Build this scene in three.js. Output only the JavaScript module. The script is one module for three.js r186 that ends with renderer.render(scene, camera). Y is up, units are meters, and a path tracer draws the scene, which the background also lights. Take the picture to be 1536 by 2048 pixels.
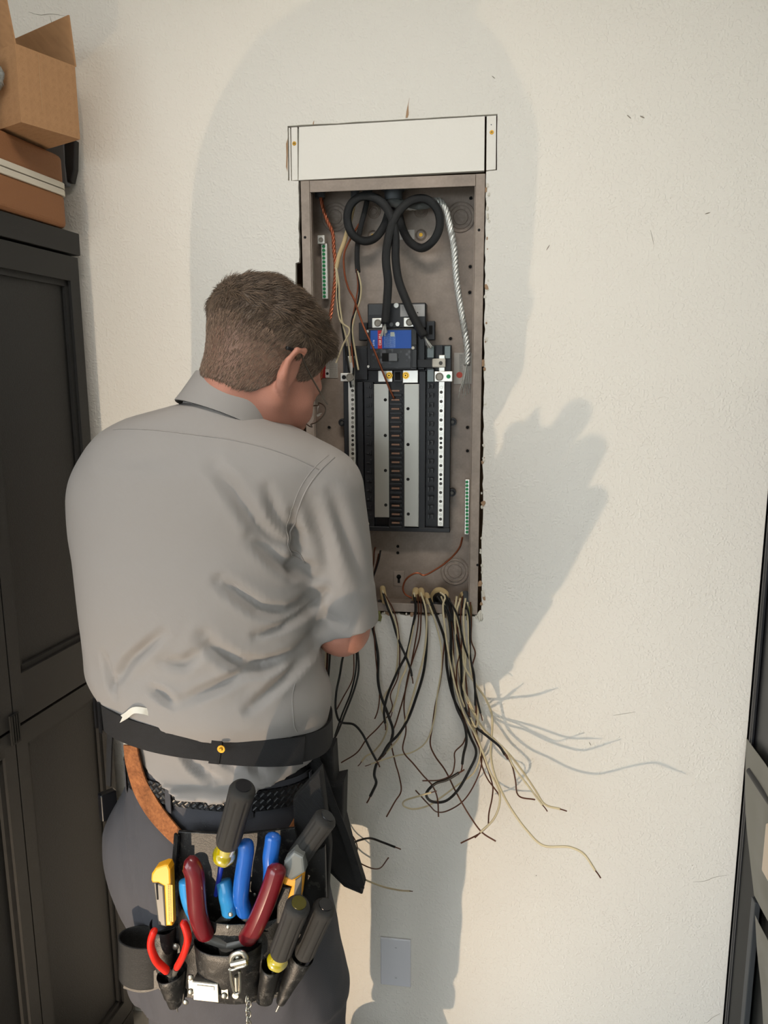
import * as THREE from 'three';
import { mergeGeometries, mergeVertices, toCreasedNormals } from 'three/addons/utils/BufferGeometryUtils.js';
import { RoundedBoxGeometry } from 'three/addons/geometries/RoundedBoxGeometry.js';
import { RectAreaLightUniformsLib } from 'three/addons/lights/RectAreaLightUniformsLib.js';
RectAreaLightUniformsLib.init();
// ---------- camera, sky, lights, exposure ----------
const scene = new THREE.Scene();
const camera = new THREE.PerspectiveCamera(68.6401, 1536 / 2048, 0.05, 100);
camera.position.set(0, 1.62, 1.6);
{
  const f = new THREE.Vector3(-0.13365375, -0.17364818, -0.97569615), r = new THREE.Vector3(0.9908479, -0.00464078, -0.13490334), u = new THREE.Vector3(-0.01889773, 0.98479682, -0.17267919);
  camera.quaternion.setFromRotationMatrix(new THREE.Matrix4().makeBasis(r, u, f.clone().negate()));
}
scene.add(camera);
scene.background = new THREE.Color(0.86, 0.94, 1.0);
scene.backgroundIntensity = 4.4;
const LAMP = [-.86, 0.07, 1.43], LAMP_POWER = 4.5, CEILING_POWER = 26;
const renderer = new THREE.WebGLRenderer({ antialias: true });
renderer.toneMapping = THREE.LinearToneMapping;
renderer.toneMappingExposure = 1.22;
renderer.outputColorSpace = THREE.SRGBColorSpace;
renderer.shadowMap.enabled = true;
renderer.shadowMap.type = THREE.PCFSoftShadowMap;
// ---------- helpers ----------
const V = (a, b, c) => Array.isArray(a) ? new THREE.Vector3(a[0], a[1], a[2]) : new THREE.Vector3(a, b, c);
let seed = 7;
const rnd = () => { seed = (seed * 1664525 + 1013904223) >>> 0; return seed / 4294967296; };
const rr = (a, b) => a + (b - a) * rnd();
const lerp = (a, b, t) => a + (b - a) * t, clamp = (x, a = 0, b = 1) => Math.min(b, Math.max(a, x));
const sstep = (a, b, x) => { const t = clamp((x - a) / (b - a)); return t * t * (3 - 2 * t); };
const hash3 = (x, y, z) => { let h = Math.imul(x, 374761393) ^ Math.imul(y, 668265263) ^ Math.imul(z, 2147483647 ^ 0x5bd1e995); h = Math.imul(h ^ (h >>> 13), 1274126177); return ((h ^ (h >>> 16)) >>> 0) / 4294967296; };
function noise3(x, y, z) {
  const xi = Math.floor(x), yi = Math.floor(y), zi = Math.floor(z), fx = x - xi, fy = y - yi, fz = z - zi;
  const s = t => t * t * (3 - 2 * t), u = s(fx), v = s(fy), w = s(fz);
  const L = (a, b, t) => a + (b - a) * t, h = (i, j, k) => hash3(xi + i, yi + j, zi + k);
  return L(L(L(h(0, 0, 0), h(1, 0, 0), u), L(h(0, 1, 0), h(1, 1, 0), u), v), L(L(h(0, 0, 1), h(1, 0, 1), u), L(h(0, 1, 1), h(1, 1, 1), u), v), w) * 2 - 1;
}
const mix = (a, b, t) => a.map((v, i) => lerp(v, b[i], t));
const names = {};
function numbered(n) { if (names[n] === undefined) { names[n] = 0; return n; } names[n]++; return n + '_' + String(names[n]).padStart(3, '0'); }
function mesh(name, geos, mat, parent) {
  const list = (Array.isArray(geos) ? geos : [geos]);
  let g = list[0];
  if (list.length > 1) g = mergeGeometries(list.map(q => { q = q.index ? q.toNonIndexed() : q; for (const k of Object.keys(q.attributes)) if (!['position', 'normal', 'uv'].includes(k)) q.deleteAttribute(k); return q; }), false);
  const m = new THREE.Mesh(g, mat); m.castShadow = m.receiveShadow = true;
  m.name = parent ? name : numbered(name); (parent || scene).add(m); return m;
}
function tag(o, label, category, group) { o.userData = { label, category }; if (group) o.userData.group = group; return o; }
function struct(name, geos, mat) { const m = mesh(name, geos, mat); m.userData.kind = 'structure'; return m; }
function thing(name, label, category, group, pos = [0, 0, 0]) { const g = new THREE.Group(); g.name = numbered(name); g.position.set(...pos); scene.add(g); return tag(g, label, category, group); }
function metreUV(g) { const p = g.attributes.position, n = g.attributes.normal, u = new Float32Array(p.count * 2); for (let i = 0; i < p.count; i++) { const ax = Math.abs(n.getX(i)), ay = Math.abs(n.getY(i)), az = Math.abs(n.getZ(i)); if (az >= ax && az >= ay) { u[i * 2] = p.getX(i); u[i * 2 + 1] = p.getY(i); } else if (ax >= ay) { u[i * 2] = p.getZ(i); u[i * 2 + 1] = p.getY(i); } else { u[i * 2] = p.getX(i); u[i * 2 + 1] = p.getZ(i); } } g.setAttribute('uv', new THREE.BufferAttribute(u, 2)); return g; }
const box = (b, bevel = 0) => { const g = bevel ? new RoundedBoxGeometry(b[3], b[4], b[5], 2, Math.min(bevel, b[3] * .49, b[4] * .49, b[5] * .49)) : new THREE.BoxGeometry(b[3], b[4], b[5]); g.translate(b[0], b[1], b[2]); return metreUV(g); };
const bx = (x0, x1, y0, y1, z0, z1, bevel = 0) => box([(x0 + x1) / 2, (y0 + y1) / 2, (z0 + z1) / 2, x1 - x0, y1 - y0, z1 - z0], bevel);
function cylZ(p, r, h, seg = 20, r2) { const g = new THREE.CylinderGeometry(r2 ?? r, r, h, seg); g.rotateX(Math.PI / 2); g.translate(p[0], p[1], p[2] + h / 2); return g; }
function ringZ(p, r, t) { const g = new THREE.TorusGeometry(r, t, 8, 28); g.translate(p[0], p[1], p[2]); return g; }
function orient(g, a, b) { const d = V(b).sub(V(a)).normalize(); g.applyQuaternion(new THREE.Quaternion().setFromUnitVectors(V(0, 1, 0), d)); g.translate(a[0], a[1], a[2]); return g; }
function rod(a, b, r, r2 = r, seg = 14) { const L = V(a).distanceTo(V(b)); const g = new THREE.CylinderGeometry(r2, r, L, seg); g.translate(0, L / 2, 0); return orient(g, a, b); }
// swept tube with a radius profile; ex flattens it across one axis
function sweep(pts, rad, { seg = 60, rs = 10, ex = 1, closed = false, tension = .5, up = null, profile = null } = {}) {
  const c = new THREE.CatmullRomCurve3(pts.map(p => V(p)), closed, 'centripetal', tension);
  const P = [], N = [], uv = [], I = []; let nrm = null, prev = null;
  for (let i = 0; i <= seg; i++) {
    const t = i / seg, p = c.getPointAt(t), T = c.getTangentAt(t);
    if (up) nrm = V(up).sub(T.clone().multiplyScalar(V(up).dot(T))).normalize();
    else if (!nrm) { nrm = V(Math.abs(T.z) < .9 ? [0, 0, 1] : [1, 0, 0]); nrm.sub(T.clone().multiplyScalar(nrm.dot(T))).normalize(); }
    else { const q = new THREE.Quaternion().setFromUnitVectors(prev, T); nrm.applyQuaternion(q); nrm.sub(T.clone().multiplyScalar(nrm.dot(T))).normalize(); }
    prev = T.clone(); const bn = T.clone().cross(nrm), r = typeof rad === 'function' ? rad(t) : rad;
    for (let j = 0; j <= rs; j++) { const a = j / rs * 2 * Math.PI; const k = profile ? profile(a, t) : 1; const q = p.clone().addScaledVector(nrm, Math.cos(a) * r * k).addScaledVector(bn, Math.sin(a) * r * ex * k); P.push(q.x, q.y, q.z); uv.push(j / rs, t); }
  }
  for (let i = 0; i < seg; i++) for (let j = 0; j < rs; j++) { const a = i * (rs + 1) + j, b = a + rs + 1; I.push(a, b, a + 1, b, b + 1, a + 1); }
  for (const [row, f] of [[0, 1], [seg, -1]]) { const o = row * (rs + 1), ci = P.length / 3; let x = 0, y = 0, z = 0; for (let j = 0; j < rs; j++) { x += P[(o + j) * 3]; y += P[(o + j) * 3 + 1]; z += P[(o + j) * 3 + 2]; } P.push(x / rs, y / rs, z / rs); uv.push(.5, f > 0 ? 0 : 1); for (let j = 0; j < rs; j++) f > 0 ? I.push(ci, o + j, o + j + 1) : I.push(ci, o + j + 1, o + j); }
  const g = new THREE.BufferGeometry(); g.setAttribute('position', new THREE.Float32BufferAttribute(P, 3)); g.setAttribute('uv', new THREE.Float32BufferAttribute(uv, 2)); g.setIndex(I); g.computeVertexNormals(); return g;
}
const capR = (r, e = .06) => t => r * Math.sqrt(clamp(1 - Math.pow(1 - clamp(Math.min(t, 1 - t) / e), 2), .02, 1));
// flat ribbon with thickness, following points; each point carries its width direction
function ribbon(pts, width, thick, outward, seg = 40) {
  const c = new THREE.CatmullRomCurve3(pts.map(p => V(p)), false, 'centripetal'); const P = [], uv = [], I = []; let len = 0, lp = null;
  for (let i = 0; i <= seg; i++) {
    const t = i / seg, p = c.getPointAt(t), T = c.getTangentAt(t); const n = typeof outward === 'function' ? V(outward(p, t)) : V(outward); n.sub(T.clone().multiplyScalar(n.dot(T))).normalize();
    const w = T.clone().cross(n).multiplyScalar((typeof width === 'function' ? width(t) : width) / 2); if (lp) len += lp.distanceTo(p); lp = p;
    const th = n.clone().multiplyScalar(thick);
    for (const [s, o] of [[1, 0], [1, 1], [-1, 1], [-1, 0]]) { const q = p.clone().addScaledVector(w, s).addScaledVector(th, o); P.push(q.x, q.y, q.z); uv.push(len, s > 0 ? w.length() * 2 : 0); }
  }
  for (let i = 0; i < seg; i++) for (let j = 0; j < 4; j++) { const a = i * 4 + j, b = i * 4 + (j + 1) % 4, c2 = a + 4, d = b + 4; I.push(a, b, c2, b, d, c2); }
  I.push(0, 2, 1, 0, 3, 2); const o = seg * 4; I.push(o, o + 1, o + 2, o, o + 2, o + 3);
  const g = new THREE.BufferGeometry(); g.setAttribute('position', new THREE.Float32BufferAttribute(P, 3)); g.setAttribute('uv', new THREE.Float32BufferAttribute(uv, 2)); g.setIndex(I); return toCreasedNormals(g, .6);
}
function extrudePoly(pts, z0, z1, holes = [], bevel = 0) {
  const s = new THREE.Shape(pts.map(p => new THREE.Vector2(p[0], p[1]))); for (const h of holes) s.holes.push(new THREE.Path(h.map(p => new THREE.Vector2(p[0], p[1]))));
  const g = new THREE.ExtrudeGeometry(s, { depth: z1 - z0 - 2 * bevel, bevelEnabled: bevel > 0, bevelThickness: bevel, bevelSize: bevel, bevelOffset: -bevel, bevelSegments: 2, curveSegments: 10 }); g.translate(0, 0, z0 + bevel); return g;
}
// grid mesher: naive surface nets of a signed distance function
function nets(sdf, lo, hi, cell) {
  const n = [0, 1, 2].map(i => Math.ceil((hi[i] - lo[i]) / cell) + 1), [nx, ny, nz] = n, D = new Float32Array(nx * ny * nz);
  for (let k = 0, o = 0; k < nz; k++) for (let j = 0; j < ny; j++) for (let i = 0; i < nx; i++, o++) D[o] = sdf(lo[0] + i * cell, lo[1] + j * cell, lo[2] + k * cell);
  const id = new Int32Array(nx * ny * nz).fill(-1), P = [], I = [], sx = 1, sy = nx, sz = nx * ny, corner = [0, sx, sy, sx + sy, sz, sz + sx, sz + sy, sz + sx + sy];
  const E = [[0, 1], [2, 3], [4, 5], [6, 7], [0, 2], [1, 3], [4, 6], [5, 7], [0, 4], [1, 5], [2, 6], [3, 7]];
  for (let k = 0; k < nz - 1; k++) for (let j = 0; j < ny - 1; j++) for (let i = 0; i < nx - 1; i++) {
    const o = i + j * sy + k * sz; let m = 0; for (let c = 0; c < 8; c++) if (D[o + corner[c]] < 0) m |= 1 << c; if (m === 0 || m === 255) continue;
    let x = 0, y = 0, z = 0, q = 0;
    for (const [a, b] of E) { const da = D[o + corner[a]], db = D[o + corner[b]]; if ((da < 0) === (db < 0)) continue; const t = da / (da - db); x += (a & 1) + t * ((b & 1) - (a & 1)); y += ((a >> 1) & 1) + t * (((b >> 1) & 1) - ((a >> 1) & 1)); z += (a >> 2) + t * ((b >> 2) - (a >> 2)); q++; }
    id[o] = P.length / 3; P.push(lo[0] + (i + x / q) * cell, lo[1] + (j + y / q) * cell, lo[2] + (k + z / q) * cell);
  }
  const quad = (a, b, c, d, f) => { if (a < 0 || b < 0 || c < 0 || d < 0) return; f ? I.push(a, b, c, a, c, d) : I.push(a, c, b, a, d, c); };
  for (let k = 1; k < nz - 1; k++) for (let j = 1; j < ny - 1; j++) for (let i = 1; i < nx - 1; i++) {
    const o = i + j * sy + k * sz, s = D[o] < 0;
    if (s !== D[o + sx] < 0) quad(id[o - sy - sz], id[o - sz], id[o], id[o - sy], s);
    if (s !== D[o + sy] < 0) quad(id[o - sx - sz], id[o - sx], id[o], id[o - sz], s);
    if (s !== D[o + sz] < 0) quad(id[o - sx - sy], id[o - sy], id[o], id[o - sx], s);
  }
  const g = new THREE.BufferGeometry(); g.setAttribute('position', new THREE.Float32BufferAttribute(P, 3)); g.setIndex(I); g.computeVertexNormals();
  const uv = new Float32Array(P.length / 3 * 2); for (let v = 0; v < P.length / 3; v++) { uv[v * 2] = P[v * 3] - P[v * 3 + 2] * .5; uv[v * 2 + 1] = P[v * 3 + 1]; } g.setAttribute('uv', new THREE.BufferAttribute(uv, 2)); return g;
}
const smin = (a, b, k) => { const h = Math.max(k - Math.abs(a - b), 0) / k; return Math.min(a, b) - h * h * k * .25; };
function coneSD(a, b, ra, rb) { const ax = a[0], ay = a[1], az = a[2], dx = b[0] - ax, dy = b[1] - ay, dz = b[2] - az, l2 = dx * dx + dy * dy + dz * dz; return (x, y, z) => { const px = x - ax, py = y - ay, pz = z - az; let t = (px * dx + py * dy + pz * dz) / l2; t = t < 0 ? 0 : t > 1 ? 1 : t; return Math.hypot(px - dx * t, py - dy * t, pz - dz * t) - (ra + (rb - ra) * t); }; }
function ellSD(c, r) { const m = Math.min(...r); return (x, y, z) => { const a = (x - c[0]) / r[0], b = (y - c[1]) / r[1], d = (z - c[2]) / r[2], k = Math.sqrt(a * a + b * b + d * d); const g = Math.sqrt(a * a / (r[0] * r[0]) + b * b / (r[1] * r[1]) + d * d / (r[2] * r[2])); return g > 1e-6 ? k * (k - 1) / g : -m; }; }
// ---------- procedural textures ----------
function dataTex(n, fn, srgb) { const d = new Uint8Array(n * n * 4); for (let y = 0; y < n; y++) for (let x = 0; x < n; x++) { const v = fn(x / n, y / n), o = (y * n + x) * 4; if (Array.isArray(v)) { d[o] = v[0]; d[o + 1] = v[1]; d[o + 2] = v[2]; } else d[o] = d[o + 1] = d[o + 2] = clamp(v) * 255; d[o + 3] = 255; } const t = new THREE.DataTexture(d, n, n); t.wrapS = t.wrapT = THREE.RepeatWrapping; t.magFilter = THREE.LinearFilter; t.minFilter = THREE.LinearMipmapLinearFilter; t.generateMipmaps = true; if (srgb) t.colorSpace = THREE.SRGBColorSpace; t.needsUpdate = true; return t; }
function tnoise(u, v, f, s = 0) { const x = u * f, y = v * f, xi = Math.floor(x), yi = Math.floor(y), fx = x - xi, fy = y - yi, w = t => t * t * (3 - 2 * t), h = (i, j) => hash3(((xi + i) % f + f) % f, ((yi + j) % f + f) % f, s); const a = w(fx), b = w(fy); return lerp(lerp(h(0, 0), h(1, 0), a), lerp(h(0, 1), h(1, 1), a), b); }
const rep = (t, r) => { const c = t.clone(); c.repeat.set(r, r); c.needsUpdate = true; return c; };
const wallBump = dataTex(1024, (u, v) => { const a = tnoise(u, v, 120, 1), b = tnoise(u, v, 60, 2), c = tnoise(u, v, 250, 3), e = tnoise(u, v, 8, 4); return .5 + .5 * (sstep(.45, .75, a * .6 + b * .4) - .35) * (.6 + .4 * e) + .12 * (c - .5); });
const grainTex = dataTex(512, (u, v) => .5 * tnoise(u, v, 64, 5) + .3 * tnoise(u, v, 128, 6) + .2 * tnoise(u, v, 256, 7));
const weaveTex = dataTex(256, (u, v) => { const x = u * 64, y = v * 64; const s = Math.sin((x + y) * Math.PI) * .5 + .5, c = Math.sin((x - y) * Math.PI * 2) * .5 + .5; return .6 * s + .25 * c + .15 * tnoise(u, v, 128, 9); });
const plaitTex = dataTex(256, (u, v) => { const x = (u + v) * 4, y = (u - v) * 4 + 16, fx = x % 1, fy = y % 1; const k = (Math.floor(x) + Math.floor(y)) % 2; const h = k ? Math.sin(fx * Math.PI) : Math.sin(fy * Math.PI); return Math.pow(h, .5); });
const leatherCol = dataTex(512, (u, v) => { const a = tnoise(u, v, 6, 11) * .5 + tnoise(u, v, 14, 12) * .3 + tnoise(u, v, 40, 13) * .2; const b = sstep(.56, .8, tnoise(u, v, 24, 14) * .6 + tnoise(u, v, 90, 15) * .4); const g = 14 + 13 * a + 38 * b; return [g * 1.03, g * 1.0, g * .95]; }, true);
const suedeCol = dataTex(512, (u, v) => { const a = tnoise(u, v, 10, 21) * .4 + tnoise(u, v, 50, 22) * .35 + tnoise(u, v, 160, 23) * .25; return [lerp(105, 190, a), lerp(62, 122, a), lerp(32, 74, a)]; }, true);
const cardCol = dataTex(512, (u, v) => { const a = tnoise(u, v, 5, 31) * .3 + tnoise(u, v, 30, 32) * .3 + tnoise(u, v * .2, 200, 33) * .4; return [lerp(150, 180, a), lerp(112, 138, a), lerp(76, 98, a)]; }, true);
const steelCol = dataTex(512, (u, v) => { const a = tnoise(u, v, 7, 41) * .5 + tnoise(u, v, 30, 42) * .3 + tnoise(u, v, 120, 43) * .2; const g = lerp(.8, 1.08, a); return [160 * g, 145 * g, 132 * g]; }, true);
const bluedCol = dataTex(256, (u, v) => { const s = tnoise(u, v, 4, 51) * .5 + tnoise(u, v, 12, 52) * .5; const g = 24 + 60 * sstep(.5, .75, s); return [g, g, g * 1.04]; }, true);
const std = (color, roughness = .6, metalness = 0, extra = {}) => new THREE.MeshStandardMaterial({ color, roughness, metalness, ...extra });
const phys = (color, roughness = .5, metalness = 0, extra = {}) => new THREE.MeshPhysicalMaterial({ color, roughness, metalness, ...extra });
const M = {
  wall: std('#e7e3da', .85, 0, { bumpMap: rep(wallBump, 2.6), bumpScale: .001 }),
  patch: std('#efebe2', .8, 0, { bumpMap: rep(wallBump, 2.6), bumpScale: .0003 }),
  gypsum: std('#d8d2c4', .95), scuff: std('#989083', .9), paper: std('#a8896c', .95), paperDark: std('#6e5744', .95), wood: std('#8a6a48', .8, 0, { bumpMap: rep(grainTex, 4), bumpScale: .0006 }),
  ceiling: std('#e8e6e0', .9), floor: std('#8d8a84', .75, 0, { bumpMap: rep(grainTex, 2), bumpScale: .0005 }), outside: std('#9a968e', .9),
  enclosure: phys('#ffffff', .45, .08, { map: rep(steelCol, 2.5) }),
  cabinet: std('#121211', .5, 0, { bumpMap: rep(grainTex, 5), bumpScale: .0003 }), cabinetDark: std('#151514', .6),
  cardboard: std('#ffffff', .9, 0, { map: rep(cardCol, 4) }), cardEdge: std('#a9845e', .6), brownCase: std('#8a5c38', .75, 0, { bumpMap: rep(grainTex, 8), bumpScale: .0004 }), whiteBand: std('#cfc8b8', .7), blackCase: std('#161617', .6),
  plasticBag: phys('#aab0ae', .35, 0, { transmission: .35, thickness: 0, bumpMap: rep(grainTex, 6), bumpScale: .003 }),
  black: std('#121214', .45), blackGloss: phys('#15161a', .28), blackPlastic: std('#1b1c20', .42), darkGray: std('#3a3d40', .5), midGray: std('#6d7073', .5),
  galv: std('#b9b8b0', .42, .8), tin: std('#e4e2da', .35, .7), white: std('#ded9cc', .5), brass: std('#c79a3a', .3, .9), green: std('#1e8a4c', .4, .3), screwDark: std('#4d4a45', .45, .7), screwMid: std('#8d877c', .4, .6), hole: std('#070707', .9), copper: std('#b0674a', .38, .7), stab: std('#8a6a58', .45, .4), alum: std('#dfe0db', .4, .5),
  wireBlack: std('#141313', .45), wireCream: std('#cdbf9c', .5), wireCopper: std('#5a3422', .45, .3), cable: std('#1d1e1f', .55, 0, { bumpMap: rep(grainTex, 6), bumpScale: .0004 }), jacket: std('#c8b184', .55), jacketGray: std('#4b4f52', .5), jacketGreen: std('#84844c', .6),
  plate: std('#dcdce0', .35),
  shirt: std('#928d89', .78, 0, { bumpMap: rep(weaveTex, 12), bumpScale: .00009 }), seam: std('#908c87', .8),
  trousers: std('#434348', .85, 0, { bumpMap: rep(weaveTex, 14), bumpScale: .0002 }), skin: phys('#b07864', .55, 0, { bumpMap: rep(grainTex, 20), bumpScale: .0003 }), hair: std('#5b4433', .55, 0, { vertexColors: true }), scalp: std('#6e5646', .8),
  boot: std('#2b231d', .6), webbing: std('#161618', .75, 0, { bumpMap: rep(weaveTex, 18), bumpScale: .0005 }), plait: std('#1d1d1f', .35, 0, { bumpMap: rep(plaitTex, 22), bumpScale: .002 }), leather: std('#ffffff', .48, 0, { map: rep(leatherCol, 5), bumpMap: rep(grainTex, 10), bumpScale: .0003 }), leatherIn: std('#241f1b', .9), suede: std('#ffffff', .95, 0, { map: rep(suedeCol, 6) }), cloth: std('#0f0f11', .85, 0, { bumpMap: rep(weaveTex, 10), bumpScale: .0005 }),
  rubber: std('#282725', .6, 0, { bumpMap: rep(grainTex, 14), bumpScale: .0003 }), acetate: phys('#d7c400', .12, 0, { transmission: .45, thickness: .01, ior: 1.48, attenuationColor: new THREE.Color('#c9b400'), attenuationDistance: .02 }), blueShaft: std('#1632a8', .35), steelTool: std('#b5b2aa', .3, .9), blue: phys('#1c5fb8', .3, 0, { clearcoat: .4 }), lightBlue: phys('#2f8fd0', .28, 0, { clearcoat: .4 }), darkRed: phys('#6b0f1a', .32, 0, { clearcoat: .4 }), red: phys('#e02312', .38, 0, { clearcoat: .2 }), yellow: std('#f0a818', .45), toolGray: std('#56544f', .45, .1), clearGray: phys('#8d908c', .2, 0, { transmission: .3, thickness: .005 }),
  glass: phys('#ffffff', .03, 0, { transmission: 1, thickness: 0, ior: 1.5 }), frameMetal: std('#6a6258', .35, .7), nickel: std('#aaa79c', .33, .9),
};
for (const m of [M.plasticBag, M.glass]) m.side = THREE.DoubleSide;
// ---------- room ----------
const RX0 = -1.5, RX1 = 3.2, RZ = 6, RH = 2.75;
{ // panel wall: drywall sheet with the rough opening cut out
  const hole = [];
  const jag = (a, b, n, amp) => { for (let i = 0; i < n; i++) { const t = i / n; hole.push([lerp(a[0], b[0], t) + rr(-amp, amp) * (i ? 1 : 0), lerp(a[1], b[1], t) + rr(-amp, amp) * (i ? 1 : 0)]); } };
  const TL = [-0.4139,2.13,0], TR = [0.0092,2.1322,0], BR = [0.0104,2.029,0], PR = [-0.0107,2.027,0], PRB = [-0.0042,1.1069,0], PLB = [-0.4249,1.0965,0], PLm = [-0.4052,1.8176,0], PLn = [-0.404,1.862,0], PL = [-0.3935,2.0237,0], BL = [-0.4157,2.0255,0];
  const n1 = [-0.3977,1.8154,0], n2 = [-0.3965,1.8638,0];
  hole.push(TL.slice(0, 2)); jag([TL[0], TL[1]], TR, 12, .0006); jag(TR, BR, 4, .0005); jag(BR, PR, 3, .0005); jag(PR, PRB, 60, .0016); jag(PRB, PLB, 30, .0018); jag(PLB, n1, 30, .0015); hole.push(PLm.slice(0, 2), PLn.slice(0, 2)); jag(n2, PL, 12, .0012); jag(PL, BL, 3, .0004); jag(BL, TL, 6, .0006); hole.splice(1, 1);
  const outer = [[RX0, 0], [RX1, 0], [RX1, RH], [RX0, RH]];
  const wall = struct('wall_back', extrudePoly(outer, -.0127, 0, [hole]), M.wall);
  // sheathing behind the studs closes the cavity
  mesh('sheathing', bx(RX0, RX1, 0, RH, -.16, -.14), M.wood, wall);
  for (const x of [[-0.413,1.4694,0][0] - .02, .012 + .02, -.85, .46]) mesh('stud', bx(x - .019, x + .019, 0, RH, -.139, -.0128), M.wood, wall);
  // torn paper and gypsum crumbs along the cut
  for (let i = 0; i < 70; i++) {
    const side = rnd(); let p; if (side < .5) p = [lerp(PR[0], PRB[0], rnd()) + .0015, lerp(PR[1], PRB[1], rnd())]; else if (side < .8) p = [lerp(PRB[0], PLB[0], rnd() * .6), PRB[1] - .0015]; else p = [n1[0] - .0012, lerp(PL[1], PL[1] - .55, rnd())];
    const big = (i % 9 === 0), s = big ? rr(.003, .005) : rr(.001, .003), g = new THREE.IcosahedronGeometry(s, 1); const a = g.attributes.position; for (let k = 0; k < a.count; k++) { const q = 1 + .5 * noise3(a.getX(k) * 400 + i, a.getY(k) * 400, a.getZ(k) * 400); a.setXYZ(k, a.getX(k) * q * rr(.95, 1.05), a.getY(k) * q * 1.4, a.getZ(k) * q * .35); } g.computeVertexNormals(); g.translate(p[0], p[1], .0005);
    mesh('torn_drywall_paper', g, i % 3 ? M.gypsum : M.paper, wall);
  }
  // crumbs at the lower corner and tears at the top edge
  for (const [p, s, m] of [[[-0.0013,1.1575,0.001], .0055, M.gypsum], [[0.001,1.1496,0.001], .0045, M.paper], [[-0.0103,1.6523,0.001], .005, M.paper], [[-0.0105,1.9911,0.001], .0035, M.paper], [[-0.0065,1.9407,0.001], .004, M.gypsum], [[-0.0069,1.1071,0.001], .008, M.gypsum], [[-0.2313,1.0976,0.002], .008, M.jacketGreen]]) { const g = new THREE.IcosahedronGeometry(s, 2); const a = g.attributes.position; for (let k = 0; k < a.count; k++) { const q = 1 + .6 * noise3(a.getX(k) * 300 + p[0] * 99, a.getY(k) * 300, a.getZ(k) * 300); a.setXYZ(k, a.getX(k) * q * .7, a.getY(k) * q * 1.3, a.getZ(k) * q * .4); } g.computeVertexNormals(); g.translate(...p); mesh('drywall_crumb', g, m, wall); }
  for (const l of [[[-0.1719,2.1339,0.001],[-0.168,2.1337,0.001],[-0.1657,2.1396,0.001],[-0.1664,2.1577,0.001],[-0.1641,2.171,0.001],[-0.1671,2.1592,0.001],[-0.1703,2.1458,0.001]], [[-0.3612,2.1307,0.001],[-0.3592,2.13,0.001],[-0.3581,2.1373,0.001],[-0.3601,2.1349,0.001]], [[-0.4178,2.0962,0.001],[-0.4141,2.1053,0.001],[-0.4139,2.0898,0.001],[-0.4165,2.0429,0.001],[-0.419,2.0525,0.001],[-0.4177,2.0743,0.001]]]) mesh('torn_paper_strip', extrudePoly(l, 0, .0008), M.paper, wall);
  // hairline marks and scuffs that the photograph shows on the paint
  const mark = (pts, r = .00045) => mesh('scuff_mark', sweep(pts, t => r * (.4 + .6 * Math.sin(Math.PI * clamp(t, .05, .95))), { seg: 14, rs: 5 }), M.scuff, wall);
  mark([[0.4801,0.5016,0.0002],[0.5056,0.5065,0.0002],[0.5241,0.517,0.0002],[0.5512,0.5257,0.0002]]); mark([[0.5276,0.1408,0.0002],[0.5342,0.1429,0.0002],[0.5444,0.1563,0.0002],[0.5611,0.1704,0.0002]]); mark([[0.2555,2.1185,0.0002],[0.2632,2.1119,0.0002]], .001); mark([[0.2797,2.1156,0.0002],[0.2882,2.1116,0.0002]], .0012); mark([[0.3106,1.9066,0.0002],[0.3187,1.8783,0.0002]]); mark([[0.1118,1.8744,0.0002],[0.1174,1.8838,0.0002]], .0009); mark([[0.2384,0.8249,0.0002],[0.243,0.8169,0.0002]], .0009); mark([[0.287,0.8906,0.0002],[0.307,0.8953,0.0002],[0.3331,0.9015,0.0002]]); mark([[-0.2284,0.164,0.0002],[-0.2284,0.1612,0.0002]], .0009); mark([[0.1328,0.4869,0.0002],[0.134,0.4844,0.0002]], .001); mark([[-0.9596,2.3757,0.0002],[-0.9345,2.3685,0.0002],[-0.91,2.3688,0.0002],[-0.8794,2.3631,0.0002]], .0005); mark([[-0.9125,2.3652,0.0002],[-0.908,2.3404,0.0002]], .0005); mark([[0.4107,1.9331,0.0002],[0.4198,1.9355,0.0002]], .001); mark([[-0.0029,2.2015,0.0002],[0.003,2.1967,0.0002]], .0008); mark([[-0.0325,1.1356,0.0002],[-0.0313,1.1288,0.0002]], .0007);
  // patch boards screwed into the cut-out
  const pl = [[-0.4121,2.1283,-0.001],[-0.3943,2.1284,-0.001],[-0.3953,2.0249,-0.001],[-0.4117,2.0256,-0.001]], ps = [[-0.4126,2.1283,-0.001],[-0.4089,2.1282,-0.001],[-0.4085,2.0254,-0.001],[-0.4133,2.0256,-0.001]];
  const patch = thing('drywall_patch', 'white drywall patch of cut boards screwed in above the panel', 'drywall patch');
  mesh('patch_board', extrudePoly([[-0.3902,2.1273,-0.001],[-0.0155,2.1297,-0.001],[-0.0147,2.0293,-0.001],[-0.3938,2.0254,-0.001]].reverse(), -.0135, -.0008), M.patch, patch);
  mesh('patch_board', extrudePoly([[-0.4064,2.1271,-0.001],[-0.3938,2.1272,-0.001],[-0.3953,2.0259,-0.001],[-0.4075,2.0254,-0.001]].reverse(), -.0135, -.0008), M.patch, patch);
  mesh('patch_board', extrudePoly([[-0.4116,2.1269,-0.001],[-0.409,2.1269,-0.001],[-0.4096,2.0255,-0.001],[-0.4128,2.0256,-0.001]].reverse(), -.0135, -.0012), M.patch, patch);
  mesh('patch_board', extrudePoly([[-0.0116,2.1297,-0.001],[0.0069,2.1298,-0.001],[0.008,2.0307,-0.001],[-0.0107,2.0296,-0.001]].reverse(), -.0135, -.0008), M.patch, patch);
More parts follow.
